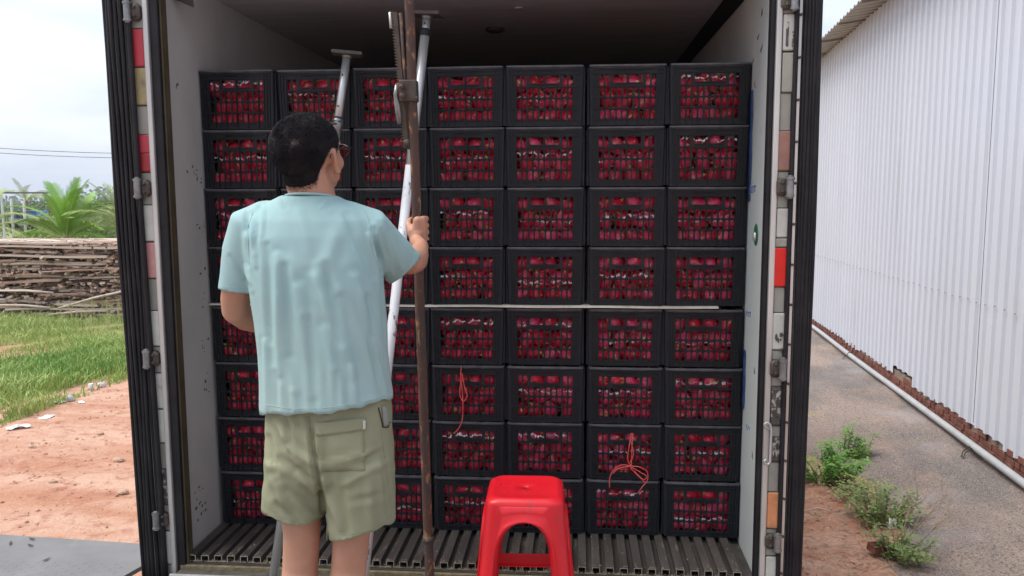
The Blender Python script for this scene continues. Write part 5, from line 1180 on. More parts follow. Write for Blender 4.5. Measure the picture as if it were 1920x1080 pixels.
# ---------------------------------------------------------------- palms
def frond_mesh(L_, arch, nleaf, leafL, lw, droop, seed):
    rr = random.Random(seed); b = MB(); P_ = []
    n = 16
    for i in range(n+1):
        t = i/n; P_.append(np.array([L_*t*(1-arch*.35*t), 0, L_*(.0+arch*(.55*t-1.05*t*t))]))
    b.tube(P_, [.022*(1-t*.85)*L_/2.2 for t in np.linspace(0, 1, n+1)], 5, mi=1)
    for j in range(nleaf):
        t = .10+.9*j/nleaf; f_ = t*n; i = min(int(f_), n-1); p = P_[i]+(P_[i+1]-P_[i])*(f_-i); tg_ = P_[i+1]-P_[i]; tg_ /= np.linalg.norm(tg_)
        ll = leafL*math.sin(math.pi*min(1, .12+t*.86))**.6*rr.uniform(.85, 1.1)
        for s_ in (-1, 1):
            dr_ = tg_*1.05+np.array([0, s_*.85, 0])+np.array([0, 0, .12]); dr_ /= np.linalg.norm(dr_); mid = p+dr_*ll*.5; tip = p+dr_*ll*.95+np.array([0, 0, -droop*ll*rr.uniform(.6, 1.3)])
            wv = tg_*lw
            b.add([p-wv, p+wv, mid+wv*.9, mid-wv*.9+np.array([0, 0, -.0]), tip], [(0, 1, 2, 3), (3, 2, 4)])
    return b.mesh('frond')
pg = [mat('palm_leaf', (.15, .36, .03), (.27, .46, .05), 1.2, .5, spec=.3), mat('palm_rib', (.42, .48, .16), (.5, .5, .22), 3, .5)]
pg2 = [mat('pale_palm_leaf', (.25, .34, .10), (.36, .42, .14), 1.2, .6, spec=.3), pg[1]]
tk = mat('palm_trunk', (.22, .17, .11), (.12, .09, .06), 5, .9, bump=.5)
def palm(label, loc, fronds, L_, trunk_h, mats, seed, leafL=.5, lw=.018, scale=1):
    rr = random.Random(seed); o = thing('palm', label, 'palm', loc)
    b = MB(); b.tube([(0, 0, -.2), (.02, 0, trunk_h*.5), (0, .02, trunk_h)], [.16, .13, .10], 10); b.build('trunk', tk, o, True)
    for i, (azd, el, fl) in enumerate(fronds):
        me = frond_mesh(L_*fl, .55 if el < 60 else .22, 34, leafL*fl, lw*.7, .35 if el < 50 else .15, seed*31+i)
        for m_ in mats: me.materials.append(m_)
        me.polygons.foreach_set('material_index', [1 if len(p.vertices) > 3 and False else 0 for p in me.polygons])
        nr_ = 16*5+2; mi_ = [1]*nr_+[0]*(len(me.polygons)-nr_); me.polygons.foreach_set('material_index', mi_)
        f_ = link('frond', me, None, o); f_.location = (0, 0, trunk_h-.05); f_.rotation_euler = (rr.uniform(-.5, .5), -R(el), R(azd))
    return o
def back(px, Yd): p = at(px, 500, Yd); return (p[0], Yd, gz(p[0], Yd))
# bright young coconut palm just behind the pile
pb_ = back(128, PY+5.5); q = at(128, 445, PY+5.5)
palm('bright green young coconut palm with upright fronds rising behind the timber pile', (pb_[0], pb_[1], q[2]-.45), [(0, 82, 1.0), (20, 76, 1.0), (180, 80, .95), (140, 70, 1.0), (188, 50, 1.1), (10, 52, 1.15), (-15, 28, 1.), (60, 62, .9), (100, 72, .95), (270, 66, .85), (240, 40, .9), (310, 45, .9), (190, 15, .95), (-5, 12, .95), (330, 70, .9), (80, 80, 1)], 2.35, .4, pg, 3, .62, .030)
pb_ = back(58, PY+47); q = at(60, 372, PY+47)
palm('hazy taller coconut palm drooping above the blue parked truck', (pb_[0], pb_[1], pb_[2]), [(i*37+10, random.uniform(15, 62), random.uniform(.8, 1.1)) for i in range(12)], 2.7, q[2]-pb_[2]-.2, pg2, 5, .6, .022)
pb_ = back(218, PY+6); q = at(225, 440, PY+6)
palm('pale yellow green palm spreading low beside the truck door', (pb_[0]+.7, pb_[1], q[2]-.4), [(180, 50, 1.1), (165, 38, 1.2), (195, 30, 1.1), (150, 60, 1.), (120, 50, 1.), (210, 62, 1.), (90, 70, .9), (0, 50, 1.), (30, 40, 1.), (270, 50, .9), (172, 18, 1.), (225, 40, 1.1)], 2.4, .4, pg2, 9, .75, .022)
pb_ = back(-25, PY+4); q = at(-30, 430, PY+4)
palm('drooping palm at the left edge with one dead brown frond', (pb_[0], pb_[1], q[2]-.5), [(0, 30, 1.), (20, 12, 1.1), (180, 40, 1.), (90, 60, .8), (250, 50, .8), (-5, 2, 1.)], 2.3, .5, pg2, 12, .65, .022)

# ---------------------------------------------------------------- bushes and trees
def leafcloud(n, blobs, ls, seed):
    rr = np.random.default_rng(seed); V, F = [], []; k = 0
    for i in range(n):
        c, r_ = blobs[rr.integers(len(blobs))]; v = rr.normal(size=3); v /= np.linalg.norm(v); rad = rr.uniform(.55, 1.05); p = np.array(c)+v*np.array(r_)*rad
        a = rr.normal(size=3); a /= np.linalg.norm(a); b_ = np.cross(a, rr.normal(size=3)); b_ /= np.linalg.norm(b_); l = ls*rr.uniform(.6, 1.4)
        V += [p-a*l, p+b_*l*.45, p+a*l, p-b_*l*.45]; F.append((k, k+1, k+2, k+3)); k += 4
    return V, F
bmats = [mat('bush_leaf', (.17, .26, .08), (.28, .34, .12), .8, .7, spec=.2), mat('yellow_bush_leaf', (.42, .44, .19), (.30, .37, .13), .8, .7, spec=.2), mat('hazy_leaf', (.17, .24, .12), (.23, .29, .14), .3, .8, spec=.1)]
def bush(label, px, Yd, wd, ht, m, seed, n=1500, ls=.09, name='bush', cat='bush', group=None, tr_=None):
    loc = back(px, Yd); o = thing(name, label, cat, loc, 0, group); rr = random.Random(seed)
    blobs = [((rr.uniform(-.42, .42)*wd, rr.uniform(-.3, .3)*wd, ht*rr.uniform(.3, .75)), (wd*rr.uniform(.14, .28), wd*.2, ht*rr.uniform(.15, .3))) for _ in range(9)]
    V, F = leafcloud(n, blobs, ls, seed); npmesh('crown', V, F, [m], parent=o)
    b = MB()
    for j in range(5): q_ = blobs[j][0]; b.tube([(q_[0]*.1, q_[1]*.1, -.1), (q_[0]*.5, q_[1]*.5, q_[2]*.5), q_], [.05*ht/2, .035*ht/2, .012], 6)
    b.build('trunk', tk, o, True); return o
bush('small hazy grey green bush behind the bright palm', 128, PY+30, 3.4, 3.4, bmats[1], 1, 5200, .09)
bush('round olive bush to the right of the bright palm', 172, PY+24, 4.6, 3.6, bmats[0], 2, 5200, .085)
bush('yellowing low shrub between the bright palm and the pale palm', 168, PY+10, 3.6, 1.9, bmats[1], 3, 2200, .09)
bush('yellow green scrub left of the bright palm', 62, PY+9, 3.4, .75, bmats[1], 4, 1500, .07)
bush('leafy shrub at the left edge of the photo', 2, PY+10, 3.0, 1.2, bmats[1], 6, 1500, .1)
bush('dark green bush close to the black door edge', 215, PY+22, 5, 3.4, bmats[0], 7, 4400, .085)
bush('mid green broad bush behind the blue truck', 75, PY+62, 11, 5.2, bmats[2], 8, 5200, .17)
for i in range(9):
    px = 60+i*24+random.uniform(-5, 5); bush('distant rounded tree in the hazy row along the horizon', px, PY+150+random.uniform(-20, 20), 17, (7.5 if px > 150 else 5.8)*random.uniform(.85, 1.1), bmats[2], 30+i, 2400, .38, 'tree', 'tree', 'distant trees along the horizon')
# wooded ridge
V, F = [], []; k = 0
for i in range(22000):
    y = random.uniform(430, 560); x = random.uniform(-420, 60); crest = 10+9*math.exp(-((x+232)/60)**2)+3*math.sin(x*.09)+2*math.sin(x*.23); z = gz0(x, y)+crest*random.random()**.6; l = random.uniform(.8, 2.0); a = rng.normal(size=3); a /= np.linalg.norm(a); b_ = np.cross(a, rng.normal(size=3)); b_ /= np.linalg.norm(b_); p = np.array([x, y, z])
    V += [p-a*l, p+b_*l*.7, p+a*l, p-b_*l*.7]; F.append((k, k+1, k+2, k+3)); k += 4
npmesh('far_woods', V, F, [mat('far_leaf', (.10, .17, .09), (.15, .22, .12), .05, .9, spec=.05)], 'bluish wooded ridge on the far horizon', 'woods', 'stuff')
hx = np.linspace(-900, 700, 60); V = []
for y, f_ in ((440, 0), (500, 1), (620, 1.05), (760, 0)):
    for x in hx: V.append((x, y, gz0(x, y)-1+f_*(9+7*math.exp(-((x+232)/70)**2)+2*math.sin(x*.03))))
F = [(j*60+i, j*60+i+1, (j+1)*60+i+1, (j+1)*60+i) for j in range(3) for i in range(59)]
npmesh('hills', V, F, [mat('hill_green', (.10, .16, .09), (.14, .2, .11), .03, .9)], 'low wooded hill on the horizon', None, 'structure', smooth=True)

# blue truck, shed, power line
Yt = PY+42; q = at(57, 414, Yt); u_ = 1/ (FPX/ (Yt-CAM[1]))
s_ = (at(82, 414, Yt)[0]-at(33, 414, Yt)[0])
tv = thing('pickup_truck', 'blue roofed white truck parked far off behind the palms', 'truck', (q[0], Yt, gz(q[0], Yt)))
h0 = q[2]-gz(q[0], Yt)-.35
pw = mat('vehicle_white', (.6, .62, .64), rough=.35); pbm = mat('vehicle_blue', (.03, .14, .55), (.05, .2, .6), 4, .4)
b = MB(); b.box((-s_*.55, -.9, h0), (s_*.6, .9, h0+.55)); b.build('body', pw, tv, bevel=.06)
b = MB(); b.add([(-s_*.42, -.85, h0+.552), (s_*.5, -.85, h0+.552), (s_*.5, .85, h0+.552), (-s_*.42, .85, h0+.552), (-s_*.28, -.75, h0+1.15), (s_*.46, -.75, h0+1.15), (s_*.46, .75, h0+1.15), (-s_*.28, .75, h0+1.15)], [(0, 1, 5, 4), (1, 2, 6, 5), (2, 3, 7, 6), (3, 0, 4, 7), (4, 5, 6, 7)]); b.build('cab', pbm, tv, bevel=.05)
b = MB(); b.add([(-s_*.28, -.86, h0+.62), (s_*.05, -.86, h0+.62), (s_*.05, -.79, h0+1.0), (-s_*.22, -.79, h0+1.0)], [(0, 1, 2, 3)]); b.build('window', M['glasses'], tv)
for x in (-s_*.36, s_*.36):
    b = MB(); b.tube([(x, -.95, h0-.0), (x, -.70, h0-.0)], .38, 18); b.build('wheel', M['rubber'], tv, True)
    b = MB(); b.tube([(x, .95, h0-.0), (x, .70, h0-.0)], .38, 18); b.build('wheel', M['rubber'], tv, True)
Ys_ = PY+38; sd_ = thing('shed', 'open shed with a dark flat roof on thin posts at the far left', 'shed', back(5, Ys_)); z0_ = sd_.location[2]
rz = at(10, 360, Ys_)[2]-z0_; x1_ = at(28, 360, Ys_)[0]-sd_.location[0]
b = MB(); b.box((-6, -1.5, rz-.12), (x1_, 4, rz)); b.build('roof', mat('grey_sheet', (.16, .15, .16), rough=.6), sd_)
for x in (-5.6, -1.5, x1_-.2):
    b = MB(); b.box((x-.06, -1.3, 0), (x+.06, -1.18, rz-.121)); b.build('post', pw, sd_)
Yf = PY+34
for px, ht in ((30, 3.1), (53, 2.6)):
    l_ = back(px, Yf); b = MB(); zt_ = at(px, 372 if px == 30 else 376, Yf)[2]-l_[2]; b.tube([(0, 0, -.2), (0, 0, zt_)], .09, 8); o = b.build('fence_post', mat('pale_concrete_post', (.42, .42, .4), rough=.8), smooth=True); o.location = l_
    tag(o, 'pale upright post left of the blue truck' if px == 30 else 'thinner pale post in front of the blue truck', 'post')
Yw = 55
for k, (ya, yb_) in enumerate(((278, 293-8.5), (287, 293))):
    a = at(-40, ya-1, Yw); c = at(240, yb_, Yw+3); dx_ = (c-a); b = MB(); n = 24; e0 = a-dx_*1.6; e1 = c+dx_*2.2
    b.tube([e0+(e1-e0)*t-np.array([0, 0, 1.6*math.sin(math.pi*t)-1.45])*1 for t in np.linspace(0, 1, n)], .022, 5, cap=True); o = b.build('power_line', M['dark']); tag(o, 'upper thin power line crossing the pale sky' if k == 0 else 'lower thin power line crossing the pale sky', 'power line')
    if k == 0: ends = (e0, e1)
for e_ in ends[:1]:
    b = MB(); z_ = gz(e_[0], e_[1]); b.tube([(e_[0], e_[1], z_-.3), (e_[0], e_[1], e_[2]+1.7)], [.16, .1], 10); b.box((e_[0]-.9, e_[1]-.05, e_[2]+1.2), (e_[0]+.9, e_[1]+.05, e_[2]+1.32)); o = b.build('utility_pole', bpy.data.materials['pale_concrete_post'])
    tag(o, 'concrete pole carrying the power lines, outside the left edge', 'utility pole')

# litter
lw_ = mat('litter_white', (.72, .72, .72), (.6, .62, .66), 20, .5)
def cup(px, py, label, lay, rz_, m=lw_):
    q = onground(px, py); o = thing('paper_cup', label, 'cup', (q[0], q[1], q[2]+(.045 if lay else 0)), rz_)
    if lay: o.rotation_euler = (R(82), 0, rz_)
    b = MB(); b.tube([(0, 0, 0), (0, 0, .11)], [.036, .048], 20, cap=False); b.tube([(0, 0, .002), (0, 0, .004)], [.036, .036], 20); w1 = b.build('cup_wall', m, o, True); w1.modifiers.new('s', 'SOLIDIFY').thickness = .002
    b = MB(); b.tube([(0, 0, .11), (0, 0, .114)], [.051, .051], 20); b.build('cup_rim', m, o, True)
cup(172, 733, 'white paper cup standing at the edge of the grass, left of its twin', False, 0); cup(186, 727, 'white paper cup lying tipped beside the other cup', True, 1.2); cup(134, 752, 'bluish white crushed cup lying in the grass edge', True, .4, mat('litter_blue', (.5, .58, .66), rough=.4))
for i, (px, py, s_, lb) in enumerate(((106, 758, .13, 'crumpled white plastic bag in the grass edge beside the cups'), (35, 804, .17, 'crumpled white and blue wrapper on the red dirt at far left'), (88, 785, .14, 'flat pale scrap of paper on the dirt below the grass'), (152, 757, .09, 'tiny white scrap on the dirt near the cups'))):
    q = onground(px, py); b = MB(); n = 9; vs = []
    for j in range(n):
        for k_ in range(n): vs.append(((j/(n-1)-.5)*s_*1.6+random.uniform(-.01, .01), (k_/(n-1)-.5)*s_+random.uniform(-.01, .01), .008+random.uniform(0, .035)*(1-abs(j/(n-1)-.5))*(.4 if i == 2 else 1)))
    b.add(vs, [(j*n+k_, (j+1)*n+k_, (j+1)*n+k_+1, j*n+k_+1) for j in range(n-1) for k_ in range(n-1)]); o = b.build('litter', lw_); o.location = q; o.rotation_euler = (0, 0, i*.8); o.modifiers.new('s', 'SOLIDIFY').thickness = .001; tag(o, lb, 'litter')
# a few stones
for i, (px, py, s_) in enumerate(((222, 862, .07), (18, 776, .09), (100, 905, .05), (232, 925, .06), (60, 838, .05), (188, 812, .05))):
    q = onground(px, py); b = MB(); b.ell((0, 0, s_*.2), (s_, s_*.7, s_*.5), nu=9, nv=6); b.v = [tuple(c_*random.uniform(.85, 1.15) for c_ in p) for p in b.v]; o = b.build('stone', mat('pale_stone', (.5, .36, .27), (.4, .26, .18), 10, .9)); o.location = q
    tag(o, ['pale stone lying near the black door edge', 'reddish stone at the grass edge, far left', 'small stone on the left of the dirt track', 'low stone on the dirt just above the dock plate', 'small stone on the dirt at far left', 'small stone in the middle of the dirt track'][i], 'stone')

# ================================================================ WAREHOUSE
wh = thing('warehouse', 'long white corrugated metal warehouse wall on a low red brick footing', 'building', W(12, 4, -2.8))
wo = np.array(wh.location)
def Wl(s, l, h): return tuple(W(s, l, h)-wo)
wm_ = mat('white_cladding', (.585, .605, .67), (.54, .56, .62), .5, .42, c3=(.46, .47, .50), s3=1.4, lo3=.6, hi3=.85, stretch=(1, 1, .25), bump=.03)
LW = 3.62
rngs = random.Random(3); s0 = -4; pi_ = 0; edges_ = []
while s0 < 52:
    wdp = 1.0; b = MB(); hb = -2.46+rngs.uniform(-.025, .02)
    if 11.4 < s0 < 13: hb += .09
    if s0 > 14: hb -= .03
    prof = []
    rib = .25
    for r__ in range(4):
        sa_ = s0+r__*rib
        prof += [(sa_, 0), (sa_+.15, 0), (sa_+.168, -.032), (sa_+.215, -.032), (sa_+.235, 0)]
    prof.append((s0+wdp+.002, -.0012))
    hs_ = [hb, -1.0, .6, 2.0, 3.24]; lo_ = .0012*(pi_ % 2); vs = []
    for h_ in hs_:
        for sa_, dl in prof: vs.append(Wl(sa_, LW+dl+lo_+.004*math.sin(h_*1.3+s0*3), h_+(rngs.uniform(-.008, .008) if h_ == hb else 0)))
    n = len(prof); b.add(vs, [(j*n+i, j*n+i+1, (j+1)*n+i+1, (j+1)*n+i) for j in range(4) for i in range(n-1)]); o = b.build('cladding_sheet', wm_, wh); o.modifiers.new('s', 'SOLIDIFY').thickness = .001
    s0 += wdp; pi_ += 1
b = MB()
for s_ in np.arange(3.5, 20, .25):      # screws
    for h_ in (-1.05, ):
        b.ell(Wl(s_+.13, LW-.031, h_+.01*math.sin(s_*7)), (.010, .010, .010), nu=6, nv=4)
b.build('screws', mat('screw_grey', (.3, .3, .3), rough=.5), wh)
b = MB(); b.tube([Wl(9.75, LW-.034, 3), Wl(9.75, LW-.034, 0), Wl(9.75, LW-.034, -2.4)], .004, 5); b.tube([Wl(8.7, LW-.034, 2.5), Wl(8.7, LW-.034, 0), Wl(8.7, LW-.034, -.5)], .0025, 5); b.build('panel_joint', mat('joint_grey', (.22, .22, .23), rough=.8), wh)
# brick footing, laid as individual bricks
bk = mat('red_brick', (.22, .075, .05), (.13, .05, .035), 7, .9, bump=.6, bscale=30, c3=(.26, .17, .13), s3=5, lo3=.6, hi3=.75)
mo = mat('mortar', (.27, .2, .15), (.18, .13, .1), 8, .95, bump=.5)
b = MB(); bI = MB()
for c_ in range(5):
    s_ = -3.
    while s_ < 50:
        bw = .115 if (c_ % 2) else .235; h_ = -2.80+c_*.072; x = rngs.uniform(-.008, .010); ht_ = .062
        if c_ < 4 or rngs.random() < .55: 
            L0_, L1_ = LW-.005+x, LW+.2; q = [Wl(s_, L0_, h_), Wl(s_+bw-.012, L0_+rngs.uniform(-.004, .004), h_), Wl(s_+bw-.012, L1_, h_), Wl(s_, L1_, h_), Wl(s_, L0_, h_+ht_+rngs.uniform(-.006, .004)), Wl(s_+bw-.012, L0_, h_+ht_+rngs.uniform(-.006, .004)), Wl(s_+bw-.012, L1_, h_+ht_), Wl(s_, L1_, h_+ht_)]
            b.add(q, [(0, 3, 2, 1), (4, 5, 6, 7), (0, 1, 5, 4), (1, 2, 6, 5), (2, 3, 7, 6), (3, 0, 4, 7)])
        s_ += bw
b.build('brick_footing', bk, wh)
b = MB(); b.add([Wl(-3, LW+.016, -2.95), Wl(50, LW+.016, -2.95), Wl(50, LW+.016, -2.42), Wl(-3, LW+.016, -2.42), Wl(-3, LW+.3, -2.95), Wl(50, LW+.3, -2.95), Wl(50, LW+.3, -2.42), Wl(-3, LW+.3, -2.42)], [(0, 1, 2, 3), (7, 6, 5, 4), (3, 2, 6, 7), (0, 4, 5, 1)]); b.build('footing_mortar', mo, wh)
# roof with an overhanging corrugated eave
b = MB(); prof = []; s_ = -4
while s_ < 52: prof += [(s_, 0), (s_+.12, 0), (s_+.15, .035), (s_+.21, .035), (s_+.24, 0)]; s_ += .25
n = len(prof); vs = [Wl(s1, l, h+dh) for l, h in ((3.16, 3.20), (3.7, 3.27), (9, 4.3)) for s1, dh in prof]
b.add(vs, [(j*n+i, j*n+i+1, (j+1)*n+i+1, (j+1)*n+i) for j in range(2) for i in range(n-1)]); o = b.build('roof', mat('roof_underside', (.44, .40, .35), (.36, .33, .29), 2, .6), wh); o.modifiers.new('s', 'SOLIDIFY').thickness = .002
for s_ in np.arange(-3.6, 50, 1.6):
    b = MB(); b.add([Wl(s_, 3.17, 3.17), Wl(s_+.025, 3.17, 3.17), Wl(s_+.025, 3.6, 3.225), Wl(s_, 3.6, 3.225), Wl(s_, 3.17, 3.195), Wl(s_+.025, 3.17, 3.195), Wl(s_+.025, 3.6, 3.25), Wl(s_, 3.6, 3.25)], [(0, 3, 2, 1), (4, 5, 6, 7), (0, 1, 5, 4), (1, 2, 6, 5), (2, 3, 7, 6), (3, 0, 4, 7)]); b.build('eave_bracket', bpy.data.materials.get('eave_brown') or mat('eave_brown', (.2, .17, .14), rough=.8), wh)
# back and end walls
b = MB(); b.add([Wl(-4, LW+.06, -2.9), Wl(-4, 9, -2.9), Wl(-4, 9, 4.25), Wl(-4, LW+.06, 3.2), Wl(52, LW+.06, -2.9), Wl(52, 9, -2.9), Wl(52, 9, 4.25), Wl(52, LW+.06, 3.2)], [(0, 1, 2, 3), (7, 6, 5, 4), (1, 5, 6, 2)]); b.build('end_walls', wm_, wh)
# pipe along the footing
pp = thing('drain_pipe', 'long grey plastic pipe running along the brick footing of the warehouse', 'pipe', W(8, 3.5, -2.6)); po = np.array(pp.location)
b = MB(); ss = np.arange(-2, 48, .8); b.tube([W(s_, 3.50+.006*math.sin(s_*1.1), -2.598+.008*math.sin(s_*.8))-po for s_ in ss], .040, 12); b.build('pipe', mat('pipe_grey', (.40, .41, .42), (.32, .32, .32), 4, .45, c3=(.3, .27, .22), s3=3, lo3=.6, hi3=.75), pp, True)
for s_ in (5.6, 9.4, 9.46, 15.2, 21, 27):
    b = MB(); b.tube([W(s_-.02, 3.5, -2.597)-po, W(s_+.02, 3.5, -2.597)-po], .045, 12); b.tube([W(s_, 3.455, -2.60)-po, W(s_+.02, 3.40, -2.66)-po, W(s_-.05, 3.36, -2.70)-po], .007, 6); b.build('pipe_strap', M['dark'], pp)
# sloping concrete apron
def mapron():
    m = mat('wet_concrete', (.235, .175, .145), (.31, .23, .185), .7, .92, c3=(.13, .11, .102), s3=1.1, lo3=.42, hi3=.62, bump=1.0, bscale=9, bdist=.04, stretch=(1, .45, 1)); t = m.node_tree; N = t.nodes; L = t.links; b = N['Principled BSDF']
    src = b.inputs['Base Color'].links[0].from_socket; co = N.new('ShaderNodeTexCoord')
    for s_, a, z, colr in ((38, .52, .62, (.075, .062, .058)), (90, .54, .62, (.40, .34, .30)), (.7, .55, .80, (.29, .31, .345)), (1.6, .58, .85, (.33, .21, .15))):
        n = N.new('ShaderNodeTexNoise'); n.inputs['Scale'].default_value = s_; n.inputs['Detail'].default_value = 6; L.new(co.outputs['Object'], n.inputs['Vector']); r = N.new('ShaderNodeMapRange'); r.inputs[1].default_value = a; r.inputs[2].default_value = z; r.inputs[4].default_value = .75; L.new(n.outputs['Fac'], r.inputs[0])
        x = N.new('ShaderNodeMix'); x.data_type = 'RGBA'; L.new(r.outputs[0], x.inputs[0]); L.new(src, x.inputs[6]); x.inputs[7].default_value = (*colr, 1); src = x.outputs[2]
    L.new(src, b.inputs['Base Color']); return m
V = []; SS = np.concatenate([np.arange(3, 14, .06), np.arange(14, 48, .3)]); LL = np.linspace(0, 1, 40)
from mathutils import noise as mn
for s_ in SS:
    le = 2.02+.16*math.sin(s_*.9)+.09*math.sin(s_*2.3+1)+.05*math.sin(s_*5.1)-.02*max(0, 9-s_)
    if s_ > 9.5: le -= min(1.5, (s_-9.5)*.5)
    for t in LL:
        l_ = le+(3.66-le)*t; V.append(W(s_, l_, -2.86+.19*t+.012*math.sin(s_*3+l_*4)+.030*mn.fractal(Vector((s_*2.2, l_*2.2, 0)), 1, 2, 5)*(1-t*.6)-(.09 if t == 0 else 0)))
nl_ = len(LL); F = [(j*nl_+i, j*nl_+i+1, (j+1)*nl_+i+1, (j+1)*nl_+i) for j in range(len(SS)-1) for i in range(nl_-1)]
npmesh('concrete_apron', V, F, [mapron()], 'rough mottled concrete apron sloping up to the warehouse footing', None, 'structure', smooth=True)
# weeds
def weed(label, px, py, wd, ht, n, seed, m, stems=14, cat='weed', dry=0):
    q = onground(px, py); q = q+np.array([0, 0, .04]); o = thing('weed', label, cat, q); rr = random.Random(seed); V, F = [], []; k = 0; b = MB()
    for i in range(stems):
        a = rr.random()*6.28; r_ = rr.random()**.6*wd; h_ = ht*rr.uniform(.4, 1.1)*(1-.5*r_/wd); base_ = np.array([math.cos(a)*r_*.35, math.sin(a)*r_*.35, -.08]); top = np.array([math.cos(a)*r_, math.sin(a)*r_, h_]); mid = (base_+top)/2+np.array([0, 0, h_*.2]); b.tube([base_, mid, top], [.005, .004, .002], 5)
        for j in range(n//stems):
            t = rr.uniform(.15, 1.05); p = (base_*(1-t)**2+2*mid*t*(1-t)+top*t*t)+np.array([rr.gauss(0, .035), rr.gauss(0, .035), rr.gauss(0, .02)]); th = rr.random()*6.28; l = rr.uniform(.018, .042); dl_ = np.array([math.cos(th), math.sin(th), rr.uniform(-.3, .6)]); sdv = np.array([-math.sin(th), math.cos(th), rr.uniform(-.3, .3)])*l*.42
            V += [p, p+dl_*l*.5+sdv, p+dl_*l, p+dl_*l*.5-sdv]; F.append((k, k+1, k+2, k+3)); k += 4
    b.build('stems', m[1], o, True); npmesh('leaves', V, F, [m[0]], parent=o)
wmA = (mat('weed_leaf', (.10, .27, .03), (.2, .38, .06), 6, .5, spec=.3), mat('weed_stem', (.3, .35, .12), rough=.7)); wmB = (mat('dry_weed_leaf', (.22, .26, .08), (.32, .3, .12), 5, .7), mat('dry_twig', (.36, .27, .18), rough=.8)); wmC = (mat('olive_weed_leaf', (.12, .21, .04), (.2, .26, .07), 5, .6), wmB[1])
weed('lush bright green weed clump at the edge of the concrete beside the black door edge', 1552, 905, .40, .40, 3400, 1, wmA, 40)
weed('taller leafy weed sprig behind the lush clump', 1580, 868, .26, .52, 1100, 2, wmA, 12)
weed('single leggy weed with dark round leaves standing clear on the concrete', 1618, 868, .14, .46, 420, 3, wmC, 5)
weed('olive weed clump lower down the dirt edge, nearest the brick fragment', 1650, 985, .38, .36, 1700, 4, wmC, 34)
weed('thin low weeds between the two green clumps', 1605, 935, .36, .18, 800, 5, wmB, 26)
weed('green weed patch at the bottom edge, right of the brick fragment', 1690, 1055, .28, .34, 900, 6, wmC, 20)
weed('yellow dry grass tuft in the middle of the sloping concrete', 1582, 772, .30, .16, 700, 7, (mat('yellow_tuft', (.42, .42, .12), (.3, .34, .1), 5, .8), wmB[1]), 22)
weed('small yellow tuft beside the black door edge', 1532, 800, .20, .10, 260, 8, (bpy.data.materials['yellow_tuft'], wmB[1]), 12)
# dry straw at the edge of the dirt
pv, pf = [], []
for k in range(1500):
    s_ = 4.2+5.5*random.random(); l_ = 1.75+random.gauss(-.12, .26)+(-.3 if s_ > 8 else 0); p = W(s_, l_, -2.8); z_ = gz(p[0], p[1])+random.uniform(.004, .03); a = random.random()*6.28; L_ = random.uniform(.03, .14); w_ = .0025; k0 = len(pv); c_, s2 = math.cos(a), math.sin(a); zt = random.uniform(-.008, .02)
    pv += [(p[0]-c_*L_/2+s2*w_, p[1]-s2*L_/2-c_*w_, z_), (p[0]-c_*L_/2-s2*w_, p[1]-s2*L_/2+c_*w_, z_), (p[0]+c_*L_/2-s2*w_, p[1]+s2*L_/2+c_*w_, z_+zt), (p[0]+c_*L_/2+s2*w_, p[1]+s2*L_/2-c_*w_, z_+zt)]; pf.append((k0, k0+1, k0+2, k0+3))
npmesh('dry_straw', pv, pf, [mat('straw', (.52, .38, .26), (.34, .22, .14), 3, .9)], 'dry straw and plant litter on the red dirt beside the concrete', 'straw', 'stuff')
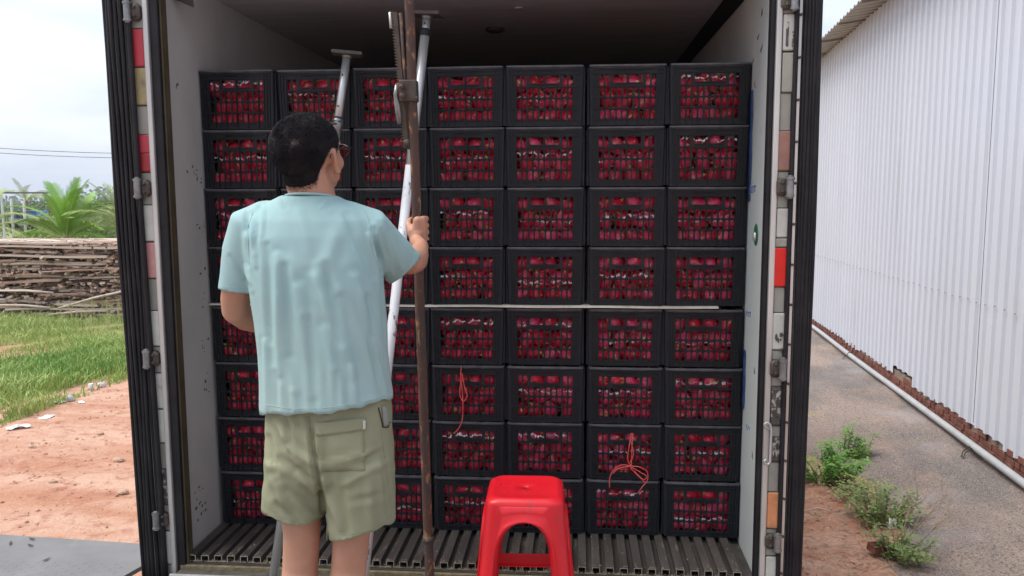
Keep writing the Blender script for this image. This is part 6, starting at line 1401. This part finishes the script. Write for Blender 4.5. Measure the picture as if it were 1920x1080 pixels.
# leafless twigs
q = onground(1672, 1030); o = thing('dead_shrub', 'leafless twiggy dead shrub leaning over the concrete at lower right', 'shrub', q); b = MB(); rr = random.Random(5)
def twig(p, d_, l, r_, dep):
    e_ = p+d_*l; mid = (p+e_)/2+np.array([rr.gauss(0, .02), rr.gauss(0, .02), rr.gauss(0, .02)]); b.tube([p, mid, e_], [r_, r_*.8, r_*.55], 5)
    if dep:
        for _ in range(rr.choice([2, 3])): dd = d_+np.array([rr.gauss(0, .45), rr.gauss(0, .45), rr.gauss(.1, .3)]); twig(e_, dd/np.linalg.norm(dd), l*rr.uniform(.5, .8), r_*.6, dep-1)
for k in range(5): dd = np.array([rr.uniform(-.3, .8), rr.uniform(-.5, .2), 1.]); twig(np.array([rr.uniform(-.1, .1), rr.uniform(-.1, .1), 0]), dd/np.linalg.norm(dd), .28, .006, 3)
b.build('branches', wmB[1], o)
q = onground(1652, 1040); b = MB(); b.box((-.11, -.05, 0), (.10, .055, .06)); b.v = [tuple(c_+random.uniform(-.01, .01) for c_ in p) for p in b.v]; o = b.build('brick', bk, bevel=.006); o.location = q+np.array([0, 0, .03]); o.rotation_euler = (.1, .05, .3); tag(o, 'broken red brick half buried in the weeds near the bottom edge', 'brick')
q = onground(1672, 1010); b = MB(); vs = [((i % 5-2)*.017+random.uniform(-.007, .007), random.uniform(-.02, .02), (i//5)*.024+random.uniform(-.008, .008)+.06) for i in range(25)]; b.add(vs, [(j*5+i, j*5+i+1, (j+1)*5+i+1, (j+1)*5+i) for j in range(4) for i in range(4)]); o = b.build('litter', lw_); o.location = q; tag(o, 'torn white plastic caught in the weeds by the concrete edge', 'litter')
for px, py, lb in ((1545, 965, 'pale dry root lying on the red dirt beside the black door edge'), (1600, 975, 'dry twig lying on the red dirt below the weeds')):
    q = onground(px, py); b = MB(); b.tube([q+np.array([-.18, 0, .01]), q+np.array([-.05, .03, .03]), q+np.array([.06, -.01, .015]), q+np.array([.2, .03, .02])], [.006, .008, .006, .003], 6); tag(b.build('dry_root', mat('dry_root', (.55, .42, .33), rough=.8), smooth=True), lb, 'root')
bpy.data.objects.remove(proto) if False else None

# ---------------------------------------------------------------- air
b = MB(); b.box((-1450, -340, -60), (1450, 1470, 45)); hz_o = b.build('haze', None); hm2 = bpy.data.materials.new('haze'); hm2.use_nodes = True; t = hm2.node_tree; t.nodes.clear()
ou = t.nodes.new('ShaderNodeOutputMaterial'); pv_ = t.nodes.new('ShaderNodeVolumePrincipled'); pv_.inputs['Color'].default_value = (.93, .96, 1, 1); pv_.inputs['Density'].default_value = .00055; pv_.inputs['Anisotropy'].default_value = .2; t.links.new(pv_.outputs[0], ou.inputs['Volume']); hz_o.data.materials.append(hm2)
tag(hz_o, 'pale moist air that veils the far trees and hills', None, None, 'stuff')
